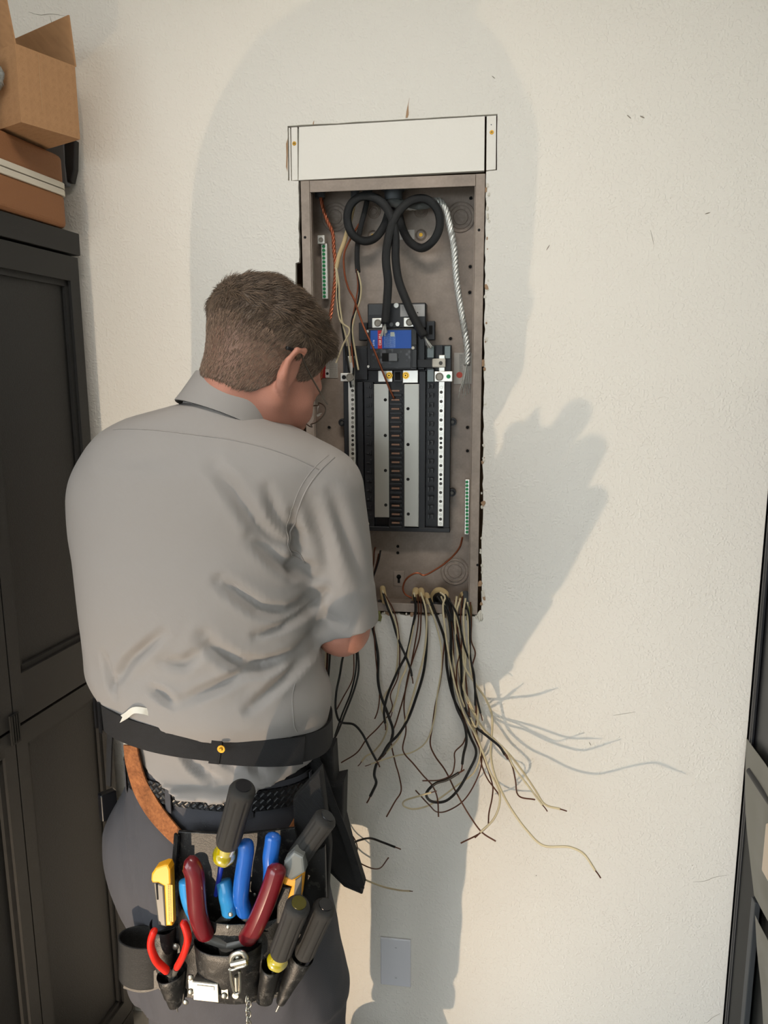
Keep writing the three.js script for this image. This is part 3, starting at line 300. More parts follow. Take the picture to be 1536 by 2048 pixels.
  mesh('cream_conductor', sweep([[-0.2802,1.8493,-0.046],[-0.2729,1.8182,-0.046],[-0.2754,1.7892,-0.046],[-0.2856,1.7601,-0.046],[-0.2926,1.7266,-0.046],[-0.2875,1.6841,-0.046],[-0.2786,1.6411,-0.036]], .0021, { rs: 8 }), M.wireCream, K); mesh('black_conductor', sweep([[-0.2813,1.8513,-0.046],[-0.2763,1.81,-0.046],[-0.2844,1.7706,-0.046],[-0.2934,1.7477,-0.046],[-0.2949,1.716,-0.046],[-0.2911,1.6628,-0.046],[-0.291,1.6198,-0.036]], .0021, { rs: 8 }), M.wireBlack, K); mesh('copper_conductor', sweep([[-0.2823,1.8534,-0.046],[-0.2794,1.8204,-0.046],[-0.2841,1.7894,-0.046],[-0.2923,1.7476,-0.046],[-0.2951,1.6948,-0.046],[-0.2895,1.6465,-0.036]], .0016, { rs: 8 }), M.copper, K);
  tag(mesh('copper_wire', sweep([[-0.2766,1.9455,-0.05],[-0.2942,1.9177,-0.05],[-0.3087,1.8885,-0.05],[-0.3093,1.8474,-0.05],[-0.301,1.814,-0.05],[-0.2892,1.7919,-0.05],[-0.2773,1.7649,-0.03],[-0.2617,1.7292,-0.012],[-0.24,1.6822,-0.008],[-0.2205,1.63,-0.02],[-0.2092,1.5981,-0.032],[-0.2012,1.5797,-0.038]], .0022, { rs: 8, seg: 90 }), M.copper), 'bare copper wire slanting across the breaker down to the copper stabs', 'wire');
  tag(mesh('copper_wire', sweep([[-0.049,1.2726,-0.05],[-0.0552,1.2491,-0.05],[-0.0789,1.2192,-0.05],[-0.1096,1.1957,-0.05],[-0.1361,1.1821,-0.05],[-0.1472,1.1868,-0.05],[-0.1584,1.1851,-0.05],[-0.1762,1.1707,-0.05],[-0.183,1.1498,-0.05],[-0.1785,1.137,-0.05],[-0.1627,1.1273,-0.05]], .0021, { rs: 8, seg: 90 }), M.copper), 'bare copper wire curving across the bottom of the panel box', 'wire');
  tag(mesh('cream_wire', sweep([[-0.2906,1.2991,-0.03],[-0.2704,1.3036,-0.03],[-0.2593,1.3048,-0.03],[-0.263,1.2896,-0.03],[-0.2707,1.2691,-0.03],[-0.2684,1.2488,-0.03]], .002, { rs: 8, seg: 40 }), M.wireCream), 'short cream wire end poking up from behind the rolled sleeve', 'wire');
  for (const [p, m, n] of [[[[-0.2615,1.1666,-0.03],[-0.2485,1.2083,-0.03],[-0.2457,1.2417,-0.03],[-0.2432,1.2494,-0.03]], M.wireCopper, 'brown'], [[[-0.2498,1.1748,-0.02],[-0.2344,1.2214,-0.02],[-0.2302,1.2444,-0.02]], M.wireBlack, 'black'], [[[-0.2557,1.1629,-0.025],[-0.2402,1.2098,-0.025],[-0.235,1.2355,-0.025]], M.wireCopper, 'brown']]) tag(mesh(n + '_wire', sweep(p, .002, { rs: 8, seg: 30 }), m), n + ' wire end standing up inside the panel bottom beside the sleeve', 'wire', 'wire ends standing up inside the panel');
}
{
  const kinds = { b: ['black_wire', 'black insulated wire hanging loose below the open panel', M.wireBlack, 'black wires hanging below the panel'], c: ['cream_wire', 'cream insulated wire hanging loose below the open panel', M.wireCream, 'cream wires hanging below the panel'], r: ['ground_wire', 'thin brown bare ground wire hanging loose below the open panel', M.wireCopper, 'thin brown wires hanging below the panel'] };
  const W = [
    ['b', .0026, [[-0.3059,1.1069,0],[-0.2964,1.0672,0.0218],[-0.2926,1.0464,0.0436],[-0.3023,1.0242,0.0618],[-0.3094,0.9821,0.0691],[-0.3164,0.9439,0.0764],[-0.3173,0.9045,0.08],[-0.3078,0.8782,0.08],[-0.2784,0.8738,0.08],[-0.2591,0.8617,0.0909],[-0.2395,0.8354,0.1055],[-0.2221,0.8135,0.12]], 'black wire from under the elbow kinking sideways across a sunlit strip of wall'],
    ['b', .0024, [[-0.2998,1.1133,0],[-0.2802,1.0721,0.0343],[-0.2713,1.0508,0.0643],[-0.265,1.0034,0.0814],[-0.2717,0.9664,0.09],[-0.2958,0.9001,0.09],[-0.3121,0.858,0.09],[-0.3284,0.8258,0.09]]],
    ['b', .002, [[-0.3039,1.109,0],[-0.2812,1.0659,0.04],[-0.2721,1.0275,0.0667],[-0.2721,0.9965,0.08],[-0.2834,0.9473,0.08],[-0.3036,0.895,0.08],[-0.3202,0.8442,0.08]]],
    ['r', .0014, [[-0.3079,1.1068,0],[-0.287,1.0622,0.03],[-0.2803,1.0183,0.054],[-0.2816,0.9741,0.066],[-0.3031,0.9296,0.07],[-0.3173,0.902,0.07]]],
    ['b', .0032, [[-0.2551,1.1598,0.014],[-0.2469,1.099,0.0193],[-0.2365,1.0502,0.0247],[-0.2301,1.0156,0.03],[-0.2299,0.9612,0.0333],[-0.2237,0.9276,0.0367],[-0.2134,0.9005,0.04],[-0.2033,0.8806,0.05],[-0.1933,0.8548,0.06],[-0.198,0.8303,0.07],[-0.2168,0.8012,0.0767],[-0.2277,0.7831,0.0833],[-0.2312,0.7614,0.09],[-0.2265,0.7468,0.0933],[-0.2339,0.7271,0.0967],[-0.2394,0.7161,0.1]], 'thick black wire with an S bend ending above the cloth pouch'],
    ['b', .0026, [[-0.2206,1.1576,0.014],[-0.2114,1.1343,0.0247],[-0.1979,1.1007,0.03],[-0.1849,1.0564,0.03],[-0.1662,1.0215,0.0433],[-0.1544,0.9945,0.0533],[-0.1516,0.9838,0.06]]],
    ['b', .0028, [[-0.1521,1.1555,0.014],[-0.1469,1.1273,0.0231],[-0.1546,1.0761,0.0314],[-0.1647,1.0283,0.0371],[-0.1825,0.9923,0.0514],[-0.2035,0.9421,0.0743],[-0.2101,0.9081,0.08],[-0.2081,0.8809,0.08]], 'thick black wire crossing another below the panel in an X'],
    ['c', .002, [[-0.2223,1.162,0.014],[-0.2074,1.1291,0.022],[-0.1871,1.0788,0.03],[-0.1938,0.9603,0.03],[-0.216,0.9221,0.03],[-0.2214,0.8983,0.04],[-0.207,0.862,0.05],[-0.2182,0.8239,0.05],[-0.2405,0.7942,0.05],[-0.2529,0.7944,0.07],[-0.2597,0.7916,0.09]]],
    ['r', .0014, [[-0.2193,1.1576,0.014],[-0.1946,1.1159,0.0211],[-0.183,1.0603,0.0282],[-0.1851,0.9699,0.03],[-0.2027,0.9228,0.03],[-0.1979,0.8972,0.0344],[-0.2278,0.8528,0.0433],[-0.2532,0.8275,0.0522],[-0.2742,0.7977,0.0611],[-0.3093,0.7751,0.07]]],
    ['r', .0014, [[-0.2389,1.1525,0.014],[-0.24,1.1015,0.0236],[-0.235,1.014,0.032],[-0.2259,0.925,0.038],[-0.2291,0.8923,0.048],[-0.234,0.88,0.06]]],
    ['r', .0016, [[-0.137,1.1516,0.014],[-0.1354,1.1136,0.0207],[-0.1377,1.062,0.0273],[-0.15,1.0182,0.0325],[-0.1625,0.9738,0.0367],[-0.1706,0.907,0.0425],[-0.1649,0.8531,0.055],[-0.17,0.8127,0.0675],[-0.1449,0.7885,0.08],[-0.1223,0.7692,0.0925],[-0.102,0.7558,0.1067],[-0.0902,0.739,0.1233],[-0.086,0.7039,0.14]]],
    ['r', .0016, [[-0.1435,1.1558,0.014],[-0.1406,1.1044,0.0204],[-0.1485,1.0433,0.0268],[-0.1674,0.9441,0.032],[-0.1867,0.8705,0.036],[-0.1996,0.8248,0.04],[-0.1894,0.775,0.052],[-0.1792,0.7493,0.064],[-0.1735,0.7188,0.076],[-0.1852,0.7014,0.088],[-0.2033,0.6696,0.1]]],
    ['c', .0022, [[-0.1371,1.1604,0.014],[-0.1254,1.1281,0.0231],[-0.1224,1.0819,0.0314],[-0.1281,1.021,0.0371],[-0.144,0.9569,0.0486],[-0.1594,0.8999,0.0657],[-0.1806,0.841,0.07],[-0.2067,0.8069,0.07]]],
    ['b', .003, [[-0.1327,1.1473,0.014],[-0.1241,1.1055,0.022],[-0.1223,1.0411,0.03],[-0.1281,0.9839,0.035],[-0.1426,0.9305,0.04],[-0.1595,0.8858,0.065],[-0.1782,0.8603,0.09],[-0.1997,0.8361,0.09],[-0.2149,0.8076,0.09]]],
    ['c', .0021, [[-0.1521,1.1599,0.014],[-0.1469,1.1228,0.0231],[-0.1524,1.0807,0.0314],[-0.1604,1.0375,0.0371],[-0.1653,0.9977,0.0514],[-0.1756,0.9751,0.0743],[-0.1814,0.9458,0.08],[-0.1921,0.9091,0.08]]],
    ['r', .0017, [[-0.1177,1.1478,0.014],[-0.0999,1.1055,0.0189],[-0.0843,1.0631,0.0238],[-0.0857,1.0198,0.0288],[-0.0916,0.961,0.03],[-0.102,0.9052,0.03],[-0.1082,0.8537,0.03],[-0.1119,0.8143,0.0362],[-0.0999,0.7933,0.0485],[-0.0773,0.7688,0.0608],[-0.0504,0.7221,0.0738],[-0.0194,0.6777,0.0892],[0.0066,0.6523,0.1046],[0.0359,0.644,0.12]], 'thin brown wire zigzagging down to cross the bent cream wire end'],
    ['c', .0024, [[-0.0943,1.1619,0.014],[-0.0832,1.1527,0.0189],[-0.0871,1.1386,0.0238],[-0.082,1.0827,0.0288],[-0.0682,0.9994,0.0323],[-0.0546,0.9424,0.0354],[-0.0366,0.8898,0.0385],[-0.0145,0.8535,0.0462],[0.0032,0.8194,0.0585],[0.021,0.7766,0.0708],[0.0405,0.7439,0.0838],[0.0428,0.7211,0.0992],[0.0308,0.6929,0.1146],[0.0023,0.6683,0.13]]],
    ['b', .003, [[-0.1006,1.1528,0.014],[-0.0786,1.1204,0.0211],[-0.0702,1.083,0.0282],[-0.0687,1.0301,0.03],[-0.0657,0.9532,0.03],[-0.054,0.9074,0.0389],[-0.0359,0.8756,0.0567],[-0.0309,0.846,0.07],[-0.0368,0.8136,0.07],[-0.0394,0.7904,0.07]]],
    ['b', .003, [[-0.1177,1.1478,0.014],[-0.0999,1.1056,0.0193],[-0.082,1.0545,0.0247],[-0.0768,0.9936,0.03],[-0.0633,0.9304,0.03],[-0.0411,0.881,0.03],[-0.0232,0.8356,0.03],[-0.0095,0.8078,0.0467],[-0.0257,0.7692,0.0633],[-0.0502,0.7303,0.08],[-0.0745,0.7191,0.1033],[-0.1025,0.7309,0.1267],[-0.1113,0.7621,0.15],[-0.0923,0.7915,0.16],[-0.0676,0.8077,0.17],[-0.0435,0.8302,0.18]], 'thick black wire ending in an open loop low below the panel'],
    ['c', .0025, [[-0.0495,1.1502,0.014],[-0.0574,1.1161,0.019],[-0.0436,1.0559,0.024],[-0.0385,0.9996,0.029],[-0.0166,0.9649,0.03],[0.0097,0.9253,0.03],[0.0232,0.8894,0.03],[0.0239,0.8488,0.0413],[0.0224,0.8123,0.06],[0.0293,0.7816,0.0787],[0.0464,0.7485,0.0987],[0.067,0.7222,0.1206],[0.0995,0.689,0.1425],[0.1306,0.6721,0.1638],[0.1833,0.6848,0.1825],[0.2081,0.6845,0.2012],[0.2292,0.6629,0.22]], 'longest cream wire, swinging far out over the bare wall past the others'],
    ['c', .0024, [[-0.058,1.1543,0.014],[-0.0616,1.1162,0.0198],[-0.0562,1.047,0.0256],[-0.0421,0.9544,0.03],[-0.0199,0.9053,0.03],[0.0023,0.8605,0.03],[0.0327,0.8345,0.0391],[0.0625,0.8135,0.0573],[0.0919,0.7841,0.0755],[0.1161,0.7584,0.0991],[0.1352,0.7412,0.1245],[0.1647,0.7478,0.15]], 'cream wire curving out over the wall above the longest cream one'],
    ['b', .0022, [[-0.0836,1.1579,0.014],[-0.0571,1.1179,0.0247],[-0.0391,1.0449,0.03],[-0.0214,0.9963,0.03],[-0.0139,0.9582,0.0567],[-0.007,0.9362,0.0767],[-0.0016,0.9204,0.09]]],
    ['b', .0028, [[-0.075,1.1493,0.014],[-0.0611,1.0813,0.022],[-0.0472,1.0221,0.03],[-0.0442,0.9543,0.03],[-0.0372,0.9089,0.03],[-0.0147,0.8785,0.06],[0.015,0.868,0.09],[0.0395,0.86,0.115],[0.0492,0.8561,0.14]]],
    ['r', .0016, [[-0.0453,1.1548,0.014],[-0.0487,1.1078,0.0198],[-0.0456,1.0475,0.0256],[-0.0554,0.9946,0.03],[-0.0504,0.9311,0.03],[-0.028,0.8679,0.03],[0.0111,0.8516,0.0391],[0.0454,0.8262,0.0573],[0.0665,0.8006,0.0755],[0.0746,0.778,0.0991],[0.0803,0.7571,0.1245],[0.1128,0.7649,0.15]], 'thin brown wire with a sharp elbow under the outer cream wires'],
    ['c', .0022, [[-0.0389,1.1506,0.014],[-0.0425,1.1173,0.0211],[-0.0367,1.0219,0.0282],[-0.0376,0.941,0.03],[-0.0153,0.8872,0.03],[0.0111,0.8526,0.0411],[0.0537,0.8253,0.0633],[0.0702,0.803,0.0878],[0.1065,0.7692,0.1189],[0.129,0.7538,0.15]]],
    ['r', .0016, [[-0.0282,1.1422,0.014],[-0.0253,1.0993,0.0183],[-0.0246,1.0562,0.0225],[-0.0156,1.0313,0.0268],[-0.0214,1.0008,0.03],[-0.0165,0.9558,0.03],[-0.0114,0.9104,0.03],[-0.0106,0.8597,0.03],[-0.0033,0.8163,0.0353],[0.0039,0.7757,0.046],[0.0173,0.7499,0.0567],[0.0302,0.7383,0.0673],[0.0431,0.7234,0.08],[0.0352,0.6892,0.0933],[0.0065,0.6559,0.1067],[-0.039,0.6329,0.12]]],
    ['b', .0022, [[-0.0388,1.1418,0.014],[-0.0295,1.1118,0.03],[-0.026,1.0231,0.03],[-0.0165,0.9907,0.06],[-0.0132,0.9283,0.07]]],
    ['r', .0015, [[-0.0749,1.1449,0.014],[-0.0652,1.0627,0.0204],[-0.0596,0.975,0.0268],[-0.041,0.8875,0.034],[-0.0318,0.8596,0.042],[-0.0376,0.8308,0.05],[-0.0561,0.8148,0.066],[-0.0552,0.8004,0.082],[-0.0605,0.7824,0.1],[-0.0824,0.7784,0.12],[-0.1205,0.7847,0.14]]],
    ['c', .0019, [[-0.0921,1.1531,0.014],[-0.0786,1.1155,0.0197],[-0.0645,1.0195,0.0254],[-0.046,0.9317,0.0307],[-0.0192,0.8659,0.0343],[-0.0002,0.8131,0.0379],[-0.013,0.7603,0.0457],[-0.051,0.7327,0.06],[-0.0846,0.7103,0.0743],[-0.1091,0.7008,0.0929],[-0.1414,0.702,0.1143],[-0.1604,0.7205,0.1357],[-0.158,0.7449,0.1571],[-0.1272,0.771,0.1786],[-0.0975,0.7946,0.2]], 'thin cream wire ending in a flat loop beneath the black loop'],
    ['r', .0015, [[-0.0622,1.1454,0.014],[-0.0567,1.0628,0.0198],[-0.0465,0.9524,0.0256],[-0.0282,0.8868,0.0309],[-0.0013,0.8207,0.0345],[0.0018,0.7713,0.0382],[-0.0209,0.7134,0.0473],[-0.0418,0.692,0.0618],[-0.0713,0.6797,0.0764],[-0.0913,0.6914,0.1018],[-0.1063,0.724,0.1309],[-0.133,0.773,0.16]]],
    ['c', .0017, [[-0.1241,1.1476,0.014],[-0.104,1.0971,0.0211],[-0.0879,1.0195,0.0282],[-0.0976,0.93,0.0333],[-0.1055,0.8669,0.0378],[-0.1224,0.8214,0.0422],[-0.1525,0.7983,0.0467],[-0.1821,0.7951,0.0578],[-0.2086,0.8005,0.0889],[-0.2341,0.804,0.12]], 'faint cream wire curving back under the loose wires to the cloth pouch side'],
    ['r', .0016, [[-0.0537,1.1457,0.014],[-0.0547,1.081,0.0204],[-0.0384,0.9942,0.0268],[-0.0286,0.9094,0.03],[-0.0191,0.8499,0.03],[0.0035,0.7952,0.03],[0.0215,0.7535,0.046],[0.0282,0.735,0.062],[0.0264,0.7151,0.076],[0.0206,0.6894,0.088],[0.0196,0.6713,0.1]]],
    ['c', .0022, [[-0.0345,1.1419,0.014],[-0.0313,1.0834,0.0247],[-0.0256,0.9961,0.03],[-0.0166,0.9649,0.03],[-0.007,0.9182,0.0567],[-0.0103,0.8823,0.0767],[-0.023,0.9102,0.09]]],
    ['b', .0024, [[-0.3359,1.1491,0.014],[-0.341,1.0056,0.0229],[-0.3505,0.8685,0.0322],[-0.347,0.6819,0.0433],[-0.3244,0.5793,0.05],[-0.297,0.5643,0.05],[-0.2699,0.5894,0.0733],[-0.2367,0.6227,0.1122],[-0.207,0.6327,0.1378],[-0.1766,0.6385,0.16]], 'black wire arching out from behind the cloth pouch'],
    ['r', .0014, [[-0.3404,1.1489,0.014],[-0.3457,1.005,0.022],[-0.3533,0.8673,0.03],[-0.3477,0.6799,0.04],[-0.3104,0.5954,0.05],[-0.2921,0.587,0.05],[-0.2809,0.5681,0.05],[-0.2726,0.5726,0.085],[-0.2709,0.5701,0.12]]],
    ['r', .0015, [[-0.3426,1.1489,0.014],[-0.348,1.0049,0.022],[-0.3556,0.8671,0.03],[-0.3482,0.6553,0.04],[-0.3156,0.5502,0.05],[-0.2906,0.5274,0.05],[-0.2609,0.51,0.05],[-0.2222,0.5377,0.095],[-0.194,0.5979,0.14]], 'thin brown wire with a hooked end beside the cloth pouch'],
    ['c', .002, [[-0.3448,1.1488,0.014],[-0.3502,1.0048,0.022],[-0.3578,0.867,0.03],[-0.3486,0.6305,0.04],[-0.3116,0.5104,0.05],[-0.275,0.481,0.05],[-0.2291,0.4626,0.05],[-0.1769,0.4957,0.105],[-0.1451,0.5371,0.16]], 'pale wire sticking out below the tip of the cloth pouch'],
  ];
  for (const [k, r, p, own] of W) {
    const [name, label0, m, group] = kinds[k], label = own || label0; const g = thing(name, label, 'wire', group);
    const w = mesh('insulation', sweep(p, r, { seg: p.length * 9, rs: 8 }), m, g);
    if (k !== 'r') { const a = V(p[p.length - 1]), d = a.clone().sub(V(p[p.length - 2])).normalize(), e = a.clone().addScaledVector(d, .016); mesh('bare_tip', sweep([[a.x, a.y, a.z], [(a.x + e.x) / 2 + .0006, (a.y + e.y) / 2, (a.z + e.z) / 2], [e.x, e.y, e.z]], r * .55, { seg: 6, rs: 6 }), M.wireCopper, g).userData.label = 'bare copper tip'; }
  }
  // sheath ends where the branch cables enter the box
  for (const [p, r, m, l] of [[[[-0.1564,1.1168,-0.055],[-0.1547,1.1346,-0.05],[-0.1529,1.149,-0.04],[-0.1523,1.1388,-0.02]], .0075, M.jacket, 'cream'], [[[-0.1425,1.1188,-0.05],[-0.1412,1.135,-0.05],[-0.1404,1.1494,-0.04],[-0.1356,1.1371,-0.02]], .007, M.jacket, 'cream'], [[[-0.1335,1.1145,-0.05],[-0.1314,1.1284,-0.05],[-0.1284,1.1384,-0.04],[-0.1194,1.1271,-0.01],[-0.1069,1.1119,0.012]], .0068, M.jacket, 'cream'], [[[-0.1157,1.1151,-0.05],[-0.1136,1.1337,-0.05],[-0.1041,1.1497,-0.04],[-0.0912,1.1517,-0.03],[-0.0829,1.1472,-0.015],[-0.0848,1.1419,-0.01]], .0075, M.jacket, 'cream'], [[[-0.1089,1.1107,-0.05],[-0.1091,1.1292,-0.05],[-0.0993,1.1408,-0.035],[-0.0844,1.1344,-0.005],[-0.0747,1.1132,0.012],[-0.0679,1.0969,0.016]], .0085, M.cable, 'black'], [[[-0.0446,1.1131,-0.05],[-0.0449,1.1315,-0.05],[-0.0402,1.1443,-0.035],[-0.0364,1.1391,-0.01],[-0.0387,1.1273,0.01]], .009, M.jacketGray, 'grey'], [[[-0.0358,1.1134,-0.05],[-0.0351,1.1273,-0.05],[-0.0335,1.1378,-0.03],[-0.0303,1.1263,0.006],[-0.0309,1.0977,0.014]], .0062, M.jacketGreen, 'olive'], [[[-0.2296,1.1109,-0.05],[-0.2295,1.1343,-0.05],[-0.2282,1.1525,-0.035],[-0.2226,1.1461,-0.01],[-0.2156,1.1297,0.01]], .0068, M.jacket, 'cream'], [[[-0.0521,1.1128,-0.05],[-0.0506,1.1313,-0.05],[-0.0469,1.1435,-0.04],[-0.0428,1.1427,-0.02]], .006, M.jacket, 'cream']])
    tag(mesh('cable_sheath', sweep(p, capR(r, .04), { seg: 30, rs: 12 }), m), l + ' cable sheath end bending over the bottom edge of the panel box', 'cable', 'sheath ends at the panel bottom ' + l);
}
// blank wall plate
{
  const b = [-0.1952,0.2236,0.0027,0.0741,0.1299,0.0055]; const t = thing('blank_plate', 'white blank outlet cover plate low on the wall', 'wall plate');
  const w = b[3] / 2, h = b[4] / 2; mesh('plate', [extrudePoly([[b[0] - w, b[1] - h], [b[0] + w, b[1] - h], [b[0] + w, b[1] + h], [b[0] - w, b[1] + h]], .0003, .0058, [], .0025)], M.plate, t);
  for (const s of [1, -1]) { const y = b[1] + s * h * .64; const q = mesh('plate_screw', cylZ([b[0] + .001, y, .0056], .0034, .0009, 16, .003), M.plate, t); mesh('screw_slot', box([b[0] + .001, y, .0066, .005, .0008, .0003]), M.midGray, q); }
}
// ---------- cabinet with boxes on top ----------
{
  const c0 = [-.862, .047], dir = [-.1, .995], nrm = [.995, .1]; // far corner, direction toward the room, outward normal
  const H0 = 1.926, D = .4, L = .62;
  const P = (s, y, o) => [c0[0] + dir[0] * s + nrm[0] * o, y, c0[1] + dir[1] * s + nrm[1] * o];
  const slab = (s0, s1, y0, y1, o0, o1, bev = 0) => { const g = bev ? new RoundedBoxGeometry(s1 - s0, y1 - y0, o1 - o0, 2, bev) : new THREE.BoxGeometry(s1 - s0, y1 - y0, o1 - o0); g.translate((s0 + s1) / 2, (y0 + y1) / 2, (o0 + o1) / 2); g.applyMatrix4(new THREE.Matrix4().makeBasis(V(dir[0], 0, dir[1]), V(0, 1, 0), V(nrm[0], 0, nrm[1]).negate())); g.translate(c0[0], 0, c0[1]); return g; };
  // here o runs into the cabinet
  const C = thing('storage_cabinet', 'tall dark charcoal cabinet with recessed panel doors standing against the corner', 'cabinet');
  mesh('carcass', [slab(0, L, .05, H0 - .045, .02, D)], M.cabinetDark, C); mesh('top_board', slab(-.004, L + .004, H0 - .045, H0, -.003, D, .002), M.cabinet, C); mesh('plinth', slab(0, L, 0, .05, .0, D), M.cabinet, C);
  const seam = .31;
  const door = (s0, s1, y0, y1, p0, p1, q0, q1) => { // frame of four rails and a bevelled centre panel
    const d = mesh('door', [slab(s0, p0, y0, y1, 0, .02), slab(p1, s1, y0, y1, 0, .02), slab(p0, p1, q1, y1, 0, .02), slab(p0, p1, y0, q0, 0, .02)], M.cabinet, C);
    mesh('door_moulding', [slab(p0, p0 + .012, q0, q1, .006, .02), slab(p1 - .012, p1, q0, q1, .006, .02), slab(p0, p1, q0, q0 + .012, .006, .02), slab(p0, p1, q1 - .012, q1, .006, .02)], M.cabinet, d); mesh('door_panel', slab(p0 + .012, p1 - .012, q0 + .012, q1 - .012, .013, .02), M.cabinet, d);
  };
  const mid = .96;
  for (const [a, b] of [[.003, seam - .0015], [seam + .0015, L - .003]]) { door(a, b, mid + .003, H0 - .05, a + .03, b - .03, mid + .1, H0 - .10); door(a, b, .053, mid - .003, a + .03, b - .03, .1, mid - .045); }
  mesh('hinge', [slab(seam - .012, seam + .012, mid - .03, mid + .03, -.004, 0), ...[0, 1, 2, 3].map(k => slab(seam - .010 + k * .006, seam - .0075 + k * .006, mid - .028, mid + .028, -.0055, -.004))], M.cabinetDark, C);
  // brown case with a pale zip band
  const K = thing('brown_case', 'brown rounded case with a pale double band lying on the cabinet top', 'case');
  const y0 = H0 + .002, y1 = H0 + .142, R = .028;
  const shp = (in_) => { const s = new THREE.Shape(); const a = in_, b = .4 - in_, c = in_, e = .3 - in_, r = R - in_ * .4; s.moveTo(a + r, c); s.lineTo(b - r, c); s.quadraticCurveTo(b, c, b, c + r); s.lineTo(b, e - r); s.quadraticCurveTo(b, e, b - r, e); s.lineTo(a + r, e); s.quadraticCurveTo(a, e, a, e - r); s.lineTo(a, c + r); s.quadraticCurveTo(a, c, a + r, c); return s; };
  const place = (g, h) => { g.rotateX(Math.PI / 2); g.translate(.03, h, 0); const m = new THREE.Matrix4().makeBasis(V(dir[0], 0, dir[1]), V(0, 1, 0), V(-nrm[0], 0, -nrm[1])); g.applyMatrix4(m); g.translate(c0[0] + nrm[0] * .008, 0, c0[1] + nrm[1] * .008); return g; };
  const ex = (in_, h0, h1, bev) => { const g = new THREE.ExtrudeGeometry(shp(in_), { depth: h1 - h0 - 2 * bev, bevelEnabled: bev > 0, bevelThickness: bev, bevelSize: bev, bevelOffset: -bev, bevelSegments: 4, curveSegments: 8 }); return place(g, h1 - bev); };
  mesh('lower_shell', ex(0, y0, y0 + .066, .01), M.brownCase, K); mesh('upper_shell', ex(0, y0 + .082, y1, .01), M.brownCase, K); mesh('zip_band', ex(-.0025, y0 + .062, y0 + .0735, .001), M.whiteBand, K); mesh('zip_band', ex(-.0025, y0 + .0755, y0 + .087, .001), M.whiteBand, K); mesh('core', ex(.004, y0 + .05, y0 + .1, 0), M.cabinetDark, K);
  // open cardboard box
  const B = thing('cardboard_box', 'open brown cardboard box with raised flaps on top of the brown case', 'box');
  const N = [-0.8268,2.072,0.2724], Rr = [-0.7754,2.072,0.1661]; const bh = .128, d1 = V(Rr).sub(V(N)), w1 = d1.length(); d1.normalize(); const d2 = V(-Math.abs(d1.z), 0, -Math.abs(d1.x)).normalize(), w2 = .2; const t = .003;
  const bm = new THREE.Matrix4().makeBasis(d1, V(0, 1, 0), d1.clone().cross(V(0, 1, 0))).setPosition(V(N)); const inz = d1.clone().cross(V(0, 1, 0)).dot(d2) > 0 ? 1 : -1;
  const wallp = (a0, a1, h0, h1, b0, b1) => { const g = new THREE.BoxGeometry(a1 - a0, h1 - h0, Math.abs(b1 - b0)); g.translate((a0 + a1) / 2, (h0 + h1) / 2, inz * (b0 + b1) / 2); g.applyMatrix4(bm); return g; };
  mesh('box_wall', wallp(0, w1, 0, bh, 0, t), M.cardboard, B); mesh('box_wall', wallp(0, w1, 0, bh, w2 - t, w2), M.cardboard, B); mesh('box_wall', wallp(0, t, 0, bh, t, w2 - t), M.cardboard, B); mesh('box_wall', wallp(w1 - t, w1, 0, bh, t, w2 - t), M.cardboard, B); mesh('box_bottom', wallp(t, w1 - t, 0, t, t, w2 - t), M.cardboard, B);
  const flap = (ax, ay, bx_, by, len, out, up) => { const a = V(ax, bh, inz * ay), b = V(bx_, bh, inz * by), d = V(out[0], up, inz * out[1]).normalize().multiplyScalar(len); const e = b.clone().sub(a).normalize(), n = e.clone().cross(d).normalize().multiplyScalar(t); const q = [a, b, b.clone().add(d), a.clone().add(d)]; const P0 = q.map(v => v.clone()), P1 = q.map(v => v.clone().add(n)); const pos = [], quadf = (i, j, k, l) => pos.push(...i.toArray(), ...j.toArray(), ...k.toArray(), ...i.toArray(), ...k.toArray(), ...l.toArray()); quadf(P0[0], P0[1], P0[2], P0[3]); quadf(P1[3], P1[2], P1[1], P1[0]); for (let i = 0; i < 4; i++) { const j = (i + 1) % 4; quadf(P0[j], P0[i], P1[i], P1[j]); } const g = new THREE.BufferGeometry(); g.setAttribute('position', new THREE.Float32BufferAttribute(pos, 3)); const uv = []; for (let i = 0; i < pos.length / 3; i++) uv.push(pos[i * 3] * 1.3, pos[i * 3 + 1] + pos[i * 3 + 2]); g.setAttribute('uv', new THREE.Float32BufferAttribute(uv, 2)); g.computeVertexNormals(); g.applyMatrix4(bm); mesh('flap', g, M.cardboard, B); };
  flap(0, 0, 0, w2, .075, [-.15, 0], 1); flap(w1, 0, w1, w2 * .9, .085, [-.08, 0], 1); flap(0, w2, w1, w2, .06, [0, .5], 1);
  mesh('tape', wallp(w1 * .36, w1 * .37, .03, bh * .96, -.0006, 0), M.cardEdge, B);
  const bag = (p, s, label) => { const g = new THREE.IcosahedronGeometry(1, 4), a = g.attributes.position; for (let k = 0; k < a.count; k++) { const x = a.getX(k), y = a.getY(k), z = a.getZ(k), q = 1 + .32 * noise3(x * 2.2, y * 2.2, z * 2.2 + p[0] * 50) + .14 * noise3(x * 6, y * 6, z * 6); a.setXYZ(k, x * s[0] * q, y * s[1] * q, z * s[2] * q); } const h = mergeVertices((g.deleteAttribute('normal'), g.deleteAttribute('uv'), g)); h.computeVertexNormals(); h.translate(...p); const uv = new Float32Array(h.attributes.position.count * 2); for (let i = 0; i < uv.length / 2; i++) { uv[i * 2] = h.attributes.position.getX(i); uv[i * 2 + 1] = h.attributes.position.getY(i); } h.setAttribute('uv', new THREE.BufferAttribute(uv, 2)); tag(mesh('plastic_bag', h, M.plasticBag), label, 'bag'); };
